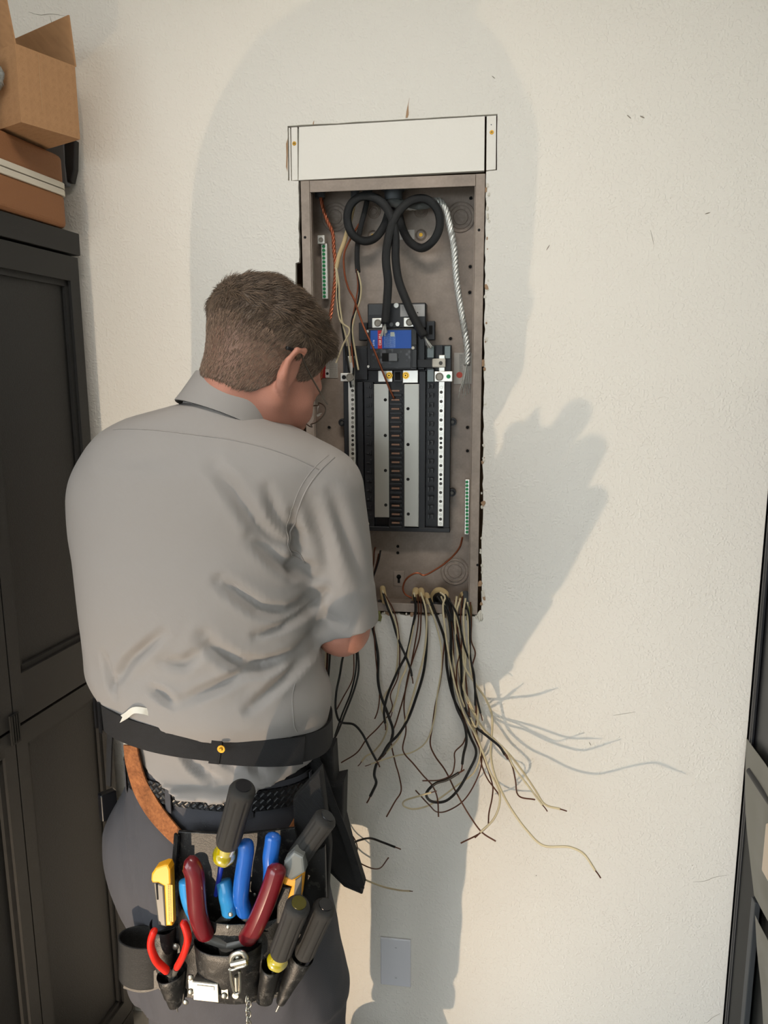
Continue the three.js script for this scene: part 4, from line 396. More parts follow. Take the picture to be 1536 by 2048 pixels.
  const bc = V(N).addScaledVector(d1, w1 * .45).addScaledVector(d2, w2 * .5); bag([bc.x, 2.072 + bh * .75, bc.z], [.04, .07, .06], 'crumpled clear plastic bag inside the open cardboard box');
  const bo = V(N).addScaledVector(d2, .05); bag([bo.x - .005, 2.072 + .075, bo.z + .03], [.022, .028, .02], 'crumpled grey plastic bag clinging to the outside of the cardboard box');
  const S = thing('black_bag', 'black and grey soft bag standing between the brown case and the wall', 'bag');
  const q = [-0.8774,2.0733,0.022]; mesh('bag_side', extrudePoly([[-0.8852,2.1155,0.02],[-0.8607,2.1144,0.02],[-0.8663,2.0585,0.02],[-0.8752,2.032,0.02],[-0.8853,2.0334,0.02],[-0.888,2.0693,0.02]].map(v => [v[0], v[1]]).reverse(), .012, .03, [], .003), M.blackCase, S); mesh('bag_body', bx(q[0] - .09, q[0] - .008, H0 + .1, 2.115, .012, .03, .004), M.midGray, S);
}
// ---------- dark metal rack at the other end of the wall ----------
{
  const R = thing('metal_rack', 'dark metal shelving unit with a translucent plastic sheet at the end of the wall', 'shelving unit'); const x0 = .567, x1 = 1.15, z1 = .5, hh = 1.62;
  const post = (x, z) => mesh('post', [bx(x, x + .02, 0, hh, z, z + .012, .001), bx(x - .001, x + .012, 0, hh, z + .015, z + .022, .001), bx(x, x + .004, 0, hh, z, z + .03)], M.blackPlastic, R); post(x0, .004); post(x0, z1 - .03); post(x1 - .02, .004); post(x1 - .02, z1 - .03);
  mesh('side_panel', bx(x0 + .006, x0 + .010, .845, hh, .03, z1 - .03), std('#15171a', .35), R); mesh('side_panel', bx(x0 + .016, x0 + .020, .02, .80, .03, z1 - .03), std('#191b1a', .5), R); mesh('back_panel', bx(x0 + .02, x1 - .02, .02, hh, .004, .008), M.cabinetDark, R);
  for (const y of [.12, .81, 1.3, 1.6]) mesh('shelf', bx(x0 + .012, x1 - .01, y, y + .03, .01, z1 - .005, .002), M.darkGray, R);
  mesh('side_rail', bx(x0 - .002, x0 + .012, .80, .845, .022, z1 - .03, .002), M.cabinetDark, R);
  mesh('shelf_handle', [rod([x0 - .004, .805, .05], [x0 - .004, .805, .2], .008), bx(x0 - .004, x0 + .004, .80, .815, .19, .21)], M.black, R);
  const sheet = (L, name) => { const n = 40, m = 16, pos = [], idx = [], c = new THREE.CatmullRomCurve3(L.map(p => V(p))); for (let j = 0; j <= n; j++) { const p = c.getPointAt(j / n); for (let i = 0; i <= m; i++) { const z = lerp(p.z, z1 - .04, i / m); pos.push(x0 - .006 - .003 * Math.sin(i * 1.3 + j * .12) * i / m - .004 * noise3(i * .4, j * .2, 2) * i / m, p.y, z); } } for (let j = 0; j < n; j++) for (let i = 0; i < m; i++) { const a = j * (m + 1) + i; idx.push(a, a + m + 1, a + 1, a + 1, a + m + 1, a + m + 2); } const g = new THREE.BufferGeometry(); g.setAttribute('position', new THREE.Float32BufferAttribute(pos, 3)); g.setIndex(idx); g.computeVertexNormals(); mesh(name, g, phys('#77756a', .45, 0, { transmission: .4, thickness: 0, side: THREE.DoubleSide }), R).userData.label = 'hanging translucent plastic sheet'; };
  sheet([[0.561,0.8645,0.0193], [0.561,0.7741,0.031], [0.561,0.6961,0.0558], [0.561,0.6301,0.0962], [0.561,0.5761,0.1329]], 'plastic_sheet'); sheet([[0.561,0.5411,0.1469], [0.561,0.4817,0.1724], [0.561,0.4224,0.209], [0.561,0.3423,0.2441]], 'plastic_sheet');
  mesh('inner_post', bx(x0 - .004, x0 + .008, .02, .56, .115, .135, .002), M.darkGray, R); mesh('lower_panel', bx(x0 + .002, x0 + .006, .02, .80, .03, .115), M.cabinetDark, R);
  tag(mesh('silver_foil_box', box([x0 - .02, [0.537,0.749,0.2258][1], [0.537,0.749,0.2258][2] + .045, .03, .1, .08], .004), std('#c9b9a6', .3, .6)), 'shiny silver and copper coloured packet hung on the rack', 'packet');
}
// ---------- person ----------
const YAW = .08, UX = [Math.cos(YAW), 0, -Math.sin(YAW)], WX = [Math.sin(YAW), 0, Math.cos(YAW)];
function ringBody(R) { // stack of ellipses: [y, cx, cz, a, back, front]
  R.sort((p, q) => p[0] - q[0]); const n = R.length, o = [0, 0, 0, 0, 0];
  const cr = (a, b, c, d, t) => b + .5 * t * (c - a + t * (2 * a - 5 * b + 4 * c - d + t * (3 * (b - c) + d - a)));
  const get = y => { let i = 0; while (i < n - 2 && y > R[i + 1][0]) i++; const t = clamp((y - R[i][0]) / (R[i + 1][0] - R[i][0])), A = R[Math.max(0, i - 1)], B = R[i], C = R[i + 1], D = R[Math.min(n - 1, i + 2)]; for (let k = 0; k < 5; k++) o[k] = cr(A[k + 1], B[k + 1], C[k + 1], D[k + 1], t); return o; };
  const sd = (x, y, z) => { const q = get(y), dx = x - q[0], dz = z - q[1], X = dx * UX[0] + dz * UX[2], Z = dx * WX[0] + dz * WX[2], b = Z > 0 ? q[3] : q[4]; const k = Math.pow(Math.pow(Math.abs(X / q[2]), 2.3) + Math.pow(Math.abs(Z / b), 2.3), 1 / 2.3); return (k - 1) * Math.min(q[2], b); };
  return { get: y => [...get(y)], sd };
}
const person = thing('person', 'man in grey work shirt and dark trousers working at the open panel', 'person');
const torso = ringBody([
  [...[1.5918,-0.4179,0.405,0.0466], .060, .058], [...[1.5789,-0.4381,0.407,0.0779], .074, .068], [...[1.5602,-0.4653,0.41,0.1193], .09, .078], [...[1.5384,-0.4622,0.414,0.1644], .102, .088], [...[1.5157,-0.4523,0.417,0.1952], .113, .096], [...[1.4872,-0.4469,0.42,0.2139], .121, .102], [...[1.4581,-0.4539,0.42,0.2187], .126, .107], [...[1.4244,-0.4658,0.42,0.215], .130, .11],
  [...[1.3733,-0.4784,0.42,0.2063], .133, .115], [...[1.3227,-0.4816,0.425,0.1978], .135, .115], [...[1.2545,-0.4782,0.43,0.1975], .134, .115], [...[1.1734,-0.4753,0.426,0.2007], .132, .115], [...[1.1326,-0.4696,0.425,0.2027], .138, .118], [...[1.0951,-0.4552,0.421,0.1993], .143, .12], [...[1.0712,-0.4469,0.418,0.1901], .138, .12], [...[1.037,-0.4426,0.414,0.1774], .116, .118], [...[0.973,-0.4495,0.41,0.1734], .117, .118], [...[0.9534,-0.4559,0.41,0.1775], .136, .118], [...[0.9145,-0.4594,0.41,0.182], .142, .118], [...[0.8357,-0.4629,0.41,0.1839], .142, .118]]);
const shR = [-0.262,1.4387,0.41], elR = [-0.2433,1.1945,0.37], shL = [-0.6131,1.4305,0.42], elL = [-0.6489,1.1617,0.34];
const armSleeve = (a, b, ra, rb, cut) => { const f = coneSD(a, b, ra, rb), d = V(b).sub(V(a)), L = d.length(); d.normalize(); return (x, y, z) => Math.max(f(x, y, z), (x - a[0]) * d.x + (y - a[1]) * d.y + (z - a[2]) * d.z - L * cut); };
{
  const endR = [-0.2298,1.1465,0.36], endL = [-0.6637,1.0866,0.32];
  const sR = armSleeve(shR, endR, .066, .058, .81), sL = armSleeve(shL, endL, .06, .056, .72);
  const hem = [[-0.6623,1.0137,0.45],[-0.5868,1.0088,0.5],[-0.5354,0.9715,0.53],[-0.4788,0.9518,0.545],[-0.4118,0.9491,0.545],[-0.3385,0.9639,0.54],[-0.2761,0.9829,0.52],[-0.2536,0.9895,0.48],[-0.2051,1.0035,0.42]];
  const hemY = x => { for (let i = 0; i < hem.length - 1; i++) if (x <= hem[i + 1][0]) return lerp(hem[i][1], hem[i + 1][1], clamp((x - hem[i][0]) / (hem[i + 1][0] - hem[i][0]))); return hem[hem.length - 1][1]; };
  const topY = [-0.4274,1.5884,0.4][1];
  const sdf = (x, y, z) => { let d = torso.sd(x, y, z); d = Math.max(d, y - topY - .012, hemY(x) - y); d = smin(d, sR(x, y, z), .028); return smin(d, sL(x, y, z), .05); };
  const g = nets(sdf, [-.80, .93, .12], [-.08, 1.62, .62], .005);
  // cloth folds: troughs with raised shoulders along curves on the back
  const F = [
    [[[-0.4009,1.4956,0.53],[-0.3684,1.4527,0.53],[-0.3426,1.4061,0.53],[-0.3162,1.3761,0.53],[-0.2825,1.3582,0.53]], .016, .0085], [[[-0.3237,1.4601,0.53],[-0.3148,1.4201,0.53],[-0.2987,1.3901,0.53],[-0.2769,1.3771,0.53]], .012, .006], [[[-0.3503,1.3855,0.53],[-0.3304,1.3621,0.53],[-0.3038,1.3319,0.53],[-0.263,1.3176,0.53]], .014, .0085], [[[-0.3947,1.3221,0.53],[-0.3709,1.3019,0.53],[-0.3403,1.2748,0.53],[-0.3059,1.2603,0.53],[-0.2604,1.2796,0.53]], .014, .0085], [[[-0.4194,1.2358,0.55],[-0.4063,1.2151,0.55],[-0.3756,1.1916,0.55],[-0.3374,1.181,0.55],[-0.2956,1.1866,0.55],[-0.2673,1.2179,0.55]], .016, .011],
    [[[-0.3457,1.232,0.54],[-0.3107,1.2388,0.54],[-0.2757,1.2543,0.54],[-0.2547,1.2777,0.54]], .010, .007], [[[-0.4832,1.2402,0.55],[-0.5135,1.2157,0.55],[-0.5442,1.1907,0.55],[-0.5765,1.1488,0.55]], .012, .007], [[[-0.3241,1.1786,0.56],[-0.3695,1.171,0.56],[-0.409,1.1528,0.56],[-0.4562,1.1339,0.56]], .012, .008], [[[-0.2715,1.1861,0.55],[-0.3033,1.1595,0.55],[-0.3573,1.1168,0.55]], .012, .008], [[[-0.4237,1.2145,0.56],[-0.4531,1.1918,0.56],[-0.4851,1.1938,0.56]], .014, .006], [[[-0.5057,1.1494,0.56],[-0.4882,1.1394,0.56],[-0.471,1.1258,0.56]], .010, .008], [[[-0.5696,1.5132,0.52],[-0.5092,1.5069,0.52],[-0.4245,1.5143,0.52]], .03, .004],
    [[[-0.5916,1.1958,0.55],[-0.5847,1.1631,0.55],[-0.5741,1.1304,0.55]], .010, .006], [[[-0.2979,1.321,0.54],[-0.2745,1.3046,0.54],[-0.2541,1.3053,0.54]], .010, .005], [[[-0.2918,1.4195,0.4],[-0.289,1.3746,0.4],[-0.298,1.3136,0.4]], .010, .008], [[[-0.2653,1.4348,0.4],[-0.2516,1.3604,0.4],[-0.2416,1.2769,0.4]], .016, .006], [[[-0.2353,1.4499,0.4],[-0.2177,1.3762,0.4],[-0.1925,1.2862,0.4]], .014, .005], [[[-0.2799,1.2679,0.4],[-0.2575,1.2376,0.4],[-0.2159,1.2158,0.4]], .014, .004],
    [[[-0.4961,1.0697,0.57],[-0.4841,1.0369,0.57],[-0.4638,1.0046,0.57],[-0.434,0.9796,0.57]], .008, .009], [[[-0.4747,1.0585,0.57],[-0.4684,1.0254,0.57],[-0.4492,1.0014,0.57],[-0.4216,0.9822,0.57]], .007, .008], [[[-0.4287,1.0532,0.57],[-0.4171,1.0248,0.57],[-0.3955,1.0028,0.57]], .008, .008], [[[-0.5233,1.0679,0.57],[-0.5122,1.0477,0.57],[-0.4876,1.0468,0.57]], .007, .008], [[[-0.3745,1.0444,0.57],[-0.3678,1.0115,0.57],[-0.3527,0.9874,0.57]], .010, .007], [[[-0.3036,1.0327,0.57],[-0.3081,1.0117,0.57],[-0.3207,0.9898,0.57]], .010, .004], [[[-0.2747,1.0334,0.56],[-0.2768,1.0124,0.56]], .007, .004]];
  const P = g.attributes.position, Nn = g.attributes.normal;
  for (let v = 0; v < P.count; v++) {
    const x = P.getX(v), y = P.getY(v), z = P.getZ(v), back = Nn.getX(v) * .4 + Nn.getZ(v); let d = 0;
    if (back > -.2) { const mk = sstep(-.2, .35, back); for (const [L, w, h] of F) { let best = 1e9, bt = 0; for (let i = 0; i < L.length - 1; i++) { const ax = L[i][0], ay = L[i][1], ex = L[i + 1][0] - ax, ey = L[i + 1][1] - ay, t = clamp(((x - ax) * ex + (y - ay) * ey) / (ex * ex + ey * ey)), q = Math.hypot(x - ax - ex * t, y - ay - ey * t); if (q < best) { best = q; bt = (i + t) / (L.length - 1); } } if (best < w * 3.5) { const e = best / w, end = Math.sqrt(Math.sin(Math.PI * clamp(bt, .04, .96))); d -= 1.4 * h * (1 - 1.1 * e * e) * Math.exp(-e * e) * end * mk; } } }
    d += .0035 * noise3(x * 9, y * 5, z * 9) * sstep(1.5, 1.2, y) + .0013 * noise3(x * 24 + y * 9, y * 15, z * 24) * sstep(1.45, 1.15, y) + .0022 * noise3(x * 14 - y * 12, y * 7 + x * 9, z * 10 + 4) * sstep(1.3, 1.05, y);
    P.setXYZ(v, x + Nn.getX(v) * d, y + Nn.getY(v) * d, z + Nn.getZ(v) * d);
  }
  g.computeVertexNormals(); const shirt = mesh('shirt', g, M.shirt, person); shirt.userData.label = 'grey short sleeved work shirt';
  // seams lie on the cloth: march from behind onto the surface
  const onCloth = (p, lift = .0005) => { const d = [0 - p[0], 1.62 - p[1], 1.6 - p[2]], L = Math.hypot(...d).valueOf(); const u = d.map(v => v / L); let t = .3; for (let i = 0; i < 90; i++) { const s = sdf(p[0] + u[0] * t, p[1] + u[1] * t, p[2] + u[2] * t) - lift; t -= clamp(s, .0006, .05) * .8; if (s < .0008 || t < -.08) break; } return [p[0] + u[0] * t, p[1] + u[1] * t, p[2] + u[2] * t]; };
  globalThis.shirtSD = sdf;
  const snap = (pts, lift) => { const c = new THREE.CatmullRomCurve3(pts.map(p => V(onCloth(p)))), out = []; for (let i = 0; i <= 36; i++) { const p = c.getPointAt(i / 36); let w = 0, o = V(0, 0, 0); for (let v = 0; v < P.count; v++) { const dx = P.getX(v) - p.x, dy = P.getY(v) - p.y, dz = P.getZ(v) - p.z, d2 = dx * dx + dy * dy + dz * dz; if (d2 < 2.2e-4) { const q = Math.exp(-d2 / 3e-5); w += q; const n = dx * Nn.getX(v) + dy * Nn.getY(v) + dz * Nn.getZ(v); o.x += q * Nn.getX(v) * (n + lift); o.y += q * Nn.getY(v) * (n + lift); o.z += q * Nn.getZ(v) * (n + lift); } } if (w > 0) p.addScaledVector(o, 1 / w); out.push(p.toArray()); } return out; };
  mesh('yoke_seam', sweep(snap([[-0.6,1.5429,0.45],[-0.5659,1.5438,0.45],[-0.5321,1.5421,0.45],[-0.4654,1.5354,0.45],[-0.4179,1.5296,0.45],[-0.3744,1.5218,0.45],[-0.335,1.512,0.45],[-0.303,1.5014,0.45],[-0.2606,1.4818,0.45]], -.0004), .0012, { seg: 110, rs: 6 }), M.shirt, shirt);
  mesh('sleeve_seam', sweep(snap([[-0.2449,1.4965,0.4],[-0.2682,1.4752,0.4],[-0.2912,1.4455,0.4],[-0.307,1.4118,0.4],[-0.3148,1.374,0.4],[-0.3108,1.3362,0.4],[-0.3,1.3097,0.4]], -.0003), .0014, { seg: 110, rs: 6 }), M.shirt, shirt);
  mesh('sleeve_seam', sweep(snap([[-0.2548,1.5,0.4],[-0.2793,1.4787,0.4],[-0.3024,1.4471,0.4],[-0.3176,1.4116,0.4],[-0.3232,1.3738,0.4],[-0.3196,1.3378,0.4],[-0.3076,1.3114,0.4]], -.0004), .001, { seg: 110, rs: 6 }), M.shirt, shirt);
  mesh('side_seam', sweep(snap([[-0.3088,1.1217,0.45],[-0.3129,1.0881,0.45],[-0.3107,1.0476,0.45],[-0.3062,1.0343,0.45]], -.0004), .0012, { seg: 60, rs: 6 }), M.shirt, shirt);
  // collar
  const n = V(.31, .82, -.27).normalize(), c = V([-0.4169,1.5837,0.404]); const u = V(1, 0, 0).sub(n.clone().multiplyScalar(n.x)).normalize(), w = n.clone().cross(u).negate();
  const prof = [[.064, -.03], [.063, .016], [.0645, .025], [.067, .026], [.0695, .012], [.0745, -.014], [.0785, -.03], [.077, -.0315], [.0725, -.014], [.067, .0], [.0655, -.03]];
  const pos = [], idx = [], seg = 64; for (let i = 0; i <= seg; i++) { const a = i / seg * 2 * Math.PI; for (const [r, h] of prof) { const k = 1 + .012 * Math.sin(a * 3 + 1); const q = c.clone().addScaledVector(u, Math.cos(a) * r * 1.06 * k).addScaledVector(w, Math.sin(a) * r * 1.0 * k).addScaledVector(n, h + .002 * Math.sin(a * 2)); pos.push(q.x, q.y, q.z); } }
  const m = prof.length; for (let i = 0; i < seg; i++) for (let j = 0; j < m; j++) { const a = i * m + j, b = i * m + (j + 1) % m; idx.push(a, a + m, b, b, a + m, b + m); }
  const cg = new THREE.BufferGeometry(); cg.setAttribute('position', new THREE.Float32BufferAttribute(pos, 3)); cg.setIndex(idx); cg.computeVertexNormals(); const cuv = new Float32Array(pos.length / 3 * 2); for (let i = 0; i < cuv.length / 2; i++) { cuv[i * 2] = pos[i * 3]; cuv[i * 2 + 1] = pos[i * 3 + 1]; } cg.setAttribute('uv', new THREE.BufferAttribute(cuv, 2)); mesh('collar', cg, M.shirt, shirt);
}
// head frame
const HC = V([-0.3696,1.6336,0.37]), HF = V(.47, -.50, -.72).normalize(), HU0 = V(.12, 1, 0), HR = HF.clone().cross(HU0).normalize(), HUp = HR.clone().cross(HF).normalize(), HS = 1.06;
const toHead = (x, y, z) => { const dx = x - HC.x, dy = y - HC.y, dz = z - HC.z; return [(dx * HR.x + dy * HR.y + dz * HR.z) / HS, (dx * HUp.x + dy * HUp.y + dz * HUp.z) / HS, (dx * HF.x + dy * HF.y + dz * HF.z) / HS]; };
const fromHead = (x, y, z) => { const v = HC.clone().addScaledVector(HR, x * HS).addScaledVector(HUp, y * HS).addScaledVector(HF, z * HS); return [v.x, v.y, v.z]; };
const skull = (() => {
  const cr = ellSD([0, .032, -.014], [.077, .084, .098]), fa = ellSD([0, -.028, .03], [.06, .082, .066]), ch = coneSD([-.016, -.098, .062], [.016, -.098, .062], .019, .019), jl = coneSD([.056, -.045, -.002], [.02, -.096, .055], .021, .02), jr = coneSD([-.056, -.045, -.002], [-.02, -.096, .055], .021, .02), no = coneSD([0, .004, .09], [0, -.036, .108], .007, .0125), nl = coneSD([-.013, -.041, .095], [.013, -.041, .095], .0075, .0075), br = coneSD([-.034, .02, .077], [.034, .02, .077], .011, .011), ckl = coneSD([.048, -.022, .05], [.04, -.03, .066], .022, .02), ckr = coneSD([-.048, -.022, .05], [-.04, -.03, .066], .022, .02), lu = coneSD([-.02, -.064, .088], [.02, -.064, .088], .0065, .0065), ll = coneSD([-.016, -.076, .086], [.016, -.076, .086], .0075, .0075), el = ellSD([.032, .001, .074], [.0125, .0125, .0125]), er = ellSD([-.032, .001, .074], [.0125, .0125, .0125]);
  return (x, y, z) => { let d = smin(cr(x, y, z), fa(x, y, z), .03); d = smin(d, jl(x, y, z), .02); d = smin(d, jr(x, y, z), .02); d = smin(d, ch(x, y, z), .02); d = smin(d, br(x, y, z), .016); d = smin(d, ckl(x, y, z), .02); d = smin(d, ckr(x, y, z), .02); d = smin(d, smin(no(x, y, z), nl(x, y, z), .008), .01); d = smin(d, Math.min(lu(x, y, z), ll(x, y, z)), .008); return smin(d, Math.min(el(x, y, z), er(x, y, z)), .006); };
})();
const earSD = s => { // outer ear: flat disc with a rolled rim and a hollow
  const q = [[.072, .018, -.002], [.086, .034, -.012], [.088, .026, -.026], [.086, .006, -.030], [.082, -.014, -.024], [.076, -.030, -.012], [.074, -.034, -.004]].map(p => [p[0] * s, p[1] + .004, p[2]]); const rim = q.slice(1).map((p, i) => coneSD(q[i], p, i > 3 ? .0065 : .0045, i > 2 ? .0065 : .0045)); const pl = ellSD([.077 * s, -.002, -.014], [.0055, .03, .016]), at = coneSD([.068 * s, .01, -.006], [.068 * s, -.02, -.004], .009, .009);
  return (x, y, z) => { let d = 1; for (const r of rim) d = smin(d, r(x, y, z), .003); d = smin(d, pl(x, y, z), .006); return smin(d, at(x, y, z), .006); };
};
let headBase;
{
  const e1 = earSD(1), e2 = earSD(-1), neckA = [-0.4176,1.538,0.405], neck = coneSD(neckA, fromHead(0, -.045, -.035), .064, .058), trap = coneSD([-0.4356,1.5152,0.41], [-0.389,1.5635,0.39], .07, .06);
  const headF = (x, y, z) => { const [a, b, c] = toHead(x, y, z); let d = skull(a, b, c) * HS; d = smin(d, Math.min(e1(a, b, c), e2(a, b, c)) * HS, .006); return smin(d, neck(x, y, z), .03); };
  headBase = (x, y, z) => { const [a, b, c] = toHead(x, y, z); return smin(skull(a, b, c) * HS, neck(x, y, z), .03); };
  const hg = nets(headF, [HC.x - .2, HC.y - .2, HC.z - .17], [HC.x + .17, HC.y + .15, HC.z + .17], .003);
  // arms, hands and a slim trunk inside the clothes
  const wrR = [-.318, 1.215, .12], wrL = [-.415, 1.205, .12];
  const limbs = [coneSD(shR, elR, .048, .045), coneSD(elR, wrR, .045, .029), coneSD(shL, elL, .048, .041), coneSD(elL, wrL, .043, .029), coneSD([-0.4296,1.5393,0.4], [-0.4533,0.9868,0.4], .065, .07), coneSD(shR, shL, .05, .05)];
  const bg = nets((x, y, z) => { let d = 1; for (const l of limbs) d = smin(d, l(x, y, z), .02); return d; }, [-.8, .95, .03], [-.1, 1.6, .58], .009);
  const hand = (w, fw, up, side, curl) => { // palm and five fingers, each a chain of joints
    const f = V(fw).normalize(), n = V(up).sub(f.clone().multiplyScalar(V(up).dot(f))).normalize(), s = f.clone().cross(n).multiplyScalar(side), at = (a, b, c) => V(w).addScaledVector(f, a).addScaledVector(s, b).addScaledVector(n, c).toArray(); const L = [];
    for (const b of [-.026, -.009, .009, .025]) L.push([coneSD(at(0, b * .5, 0), at(.088 - Math.abs(b) * .2, b, 0), .017, .0125), .02]);
    const fing = [[.09, -.027, [.032, .02, .018]], [.094, -.009, [.042, .026, .02]], [.091, .010, [.039, .025, .02]], [.083, .027, [.031, .019, .017]]]; const F = [];
    fing.forEach(([a, b, ls], i) => { let p = V(at(a - .01, b, 0)), ang = curl[i] * .5; ls.forEach((l, k) => { const d = f.clone().multiplyScalar(Math.cos(ang)).addScaledVector(n, -Math.sin(ang)).addScaledVector(s, b * 1.5); const q = p.clone().addScaledVector(d, l + (k ? 0 : .01)); F.push(coneSD(p.toArray(), q.toArray(), .0092 - k * .0006, .0086 - k * .0008)); p = q; ang += curl[i]; }); });
    let p = V(at(.02, .026, -.004)), ang = .7; for (const [l, r] of [[.042, .0125], [.032, .0105], [.026, .0095]]) { const d = f.clone().multiplyScalar(Math.cos(ang)).addScaledVector(s, Math.sin(ang) * .8).addScaledVector(n, -.35); const q = p.clone().addScaledVector(d, l); F.push(coneSD(p.toArray(), q.toArray(), r, r - .001)); p = q; ang -= .35; }
    const wr = coneSD(at(-.05, 0, 0), at(0, 0, 0), .03, .026); const c = at(.08, 0, 0);
    return nets((x, y, z) => { let d = wr(x, y, z); for (const [l, k] of L) d = smin(d, l(x, y, z), k); let e = 1; for (const g of F) e = Math.min(e, g(x, y, z)); return smin(d, e, .006); }, c.map(v => v - .14), c.map(v => v + .14), .0035);
  };
  const hR = hand(wrR, [.1, .55, -.75], [.2, .8, .5], -1, [.5, .55, .6, .65]), hL = hand(wrL, [.35, .45, -.8], [-.1, .85, .5], 1, [.45, .5, .55, .6]);
  const body = mesh('body', [hg, bg, hR, hL], M.skin, person);
}
{ // hair: a thin cap that follows the skull plus many short strands
  const thick = (a, b, c) => { // local head coordinates: longer on top, fading to nothing at nape, temples and forehead
    const low = c > .012 ? lerp(.0, .055, sstep(.012, .08, c)) : lerp(-.062, .002, sstep(-.062, .004, c)) + .006 * noise3(a * 50, c * 50, 1); const k = sstep(low - .004, low + .05, b); return -.004 + .0055 * sstep(low - .006, low + .004, b) + .02 * k * sstep(.0, .09, b + .15 * Math.max(0, c)); };
  const cap = (x, y, z) => { const [a, b, c] = toHead(x, y, z); const t = thick(a, b, c); return headBase(x, y, z) - (t + (t > .004 ? .0035 * noise3(a * 60, b * 60, c * 60) + .003 * noise3(a * 25, b * 25, c * 25 + 3) : 0)) * HS; };
  const g = nets(cap, [HC.x - .16, HC.y - .15, HC.z - .16], [HC.x + .16, HC.y + .17, HC.z + .16], .003);
  // strands
  const P = g.attributes.position, N = g.attributes.normal, pos = [], col = [], idx = []; let cnt = 0;
  const cc = new Float32Array(P.count * 3); for (let i = 0; i < P.count; i++) { const hh = toHead(P.getX(i), P.getY(i), P.getZ(i)), q = .06 + .02 * noise3(P.getX(i) * 90, P.getY(i) * 90, P.getZ(i) * 90), k = sstep(.010, .0008, thick(...hh) + .002 * noise3(hh[0] * 120, hh[1] * 120, hh[2] * 120)) * .45; cc[i * 3] = lerp(q * 1.3, .30, k); cc[i * 3 + 1] = lerp(q * .86, .155, k); cc[i * 3 + 2] = lerp(q * .56, .105, k); }
  const strand = (p, d, n, L, r, c) => { const b = d.clone().cross(n).normalize().multiplyScalar(r); const seg = 3, o = pos.length / 3; for (let s = 0; s <= seg; s++) { const t = s / seg, q = p.clone().addScaledVector(d, L * t).addScaledVector(n, -L * .35 * t * t), w = b.clone().multiplyScalar(1 - .85 * t), h = n.clone().multiplyScalar(r * (1 - .85 * t)); for (const e of [w, w.clone().negate()]) { const v = q.clone().add(e); pos.push(v.x, v.y, v.z); col.push(...c); } const v = q.clone().add(h); pos.push(v.x, v.y, v.z); col.push(...c); } for (let s = 0; s < seg; s++) for (let e = 0; e < 3; e++) { const a = o + s * 3 + e, b2 = o + s * 3 + (e + 1) % 3; idx.push(a, b2, a + 3, b2, b2 + 3, a + 3); } };
  for (let k = 0; k < 48000; k++) {
    const i = Math.floor(rnd() * P.count); const p = V(P.getX(i), P.getY(i), P.getZ(i)), n = V(N.getX(i), N.getY(i), N.getZ(i)), h = toHead(p.x, p.y, p.z); const t = thick(...h); const hb = headBase(p.x, p.y, p.z); if (t < -.0038 || (t < -.001 && rnd() < .5)) continue; if (hb < -.0005) p.addScaledVector(n, -hb);
    const topk = clamp(t / .02), flow = V(...fromHead(h[0] * 1.02 + .01 * rr(-1, 1), h[1] - .06 * (1 - topk) + .01 * rr(-1, 1), h[2] + (h[1] > .06 ? .05 : h[2] > -.02 ? .02 : -.01) + .012 * rr(-1, 1))).sub(p); flow.sub(n.clone().multiplyScalar(flow.dot(n))).normalize(); const d = flow.multiplyScalar(1).addScaledVector(n, lerp(.25, .55, topk) + rr(-.1, .15)).addScaledVector(V(rr(-1, 1), rr(-1, 1), rr(-1, 1)), .15).normalize();
    const L = lerp(.007, .021, topk) * rr(.7, 1.25), q = rr(.045, .15), w = rnd() < .12 ? 1.5 : 1; strand(p.clone().addScaledVector(n, -.001), d, n, L, lerp(.0005, .00065, topk), [q * 1.3 * w, q * .88 * w, q * .58 * w]); cnt++;
  }
  const fade = []; for (let i = 0; i < P.count; i++) { const t = thick(...toHead(P.getX(i), P.getY(i), P.getZ(i))); if (t > -.0034 && t < .009) fade.push(i); }
  for (let k = 0; k < 26000; k++) { // clipped hair over the nape and sides
    const i = fade[Math.floor(rnd() * fade.length)], p = V(P.getX(i) + rr(-.002, .002), P.getY(i) + rr(-.002, .002), P.getZ(i) + rr(-.002, .002)), n = V(N.getX(i), N.getY(i), N.getZ(i)), h = toHead(p.x, p.y, p.z), t = thick(...h); if (t < -.0034 || rnd() > .12 + .88 * sstep(-.003, .008, t)) continue; const hb = headBase(p.x, p.y, p.z), base = Math.max(0, t) * HS; p.addScaledVector(n, base - hb);
    const fl = V(...fromHead(h[0], h[1] - .05, h[2] - .012)).sub(p); fl.sub(n.clone().multiplyScalar(fl.dot(n))).normalize(); const d = fl.addScaledVector(n, rr(.1, .3)).addScaledVector(V(rr(-1, 1), rr(-1, 1), rr(-1, 1)), .22).normalize(), q = rr(.07, .3); strand(p, d, n, rr(.005, .010), .0004, [q * 1.25, q * .85, q * .6]); }
  const sg = new THREE.BufferGeometry(); sg.setAttribute('position', new THREE.Float32BufferAttribute(pos, 3)); sg.setAttribute('color', new THREE.Float32BufferAttribute(col, 3)); sg.setIndex(idx); sg.computeVertexNormals();
  g.setAttribute('color', new THREE.BufferAttribute(cc, 3)); g.deleteAttribute('uv'); const all = mergeGeometries([g, sg]); const hair = mesh('hair', all, M.hair, person); hair.userData.label = 'short light brown hair';
  M.hair.color.set('#ffffff');
}
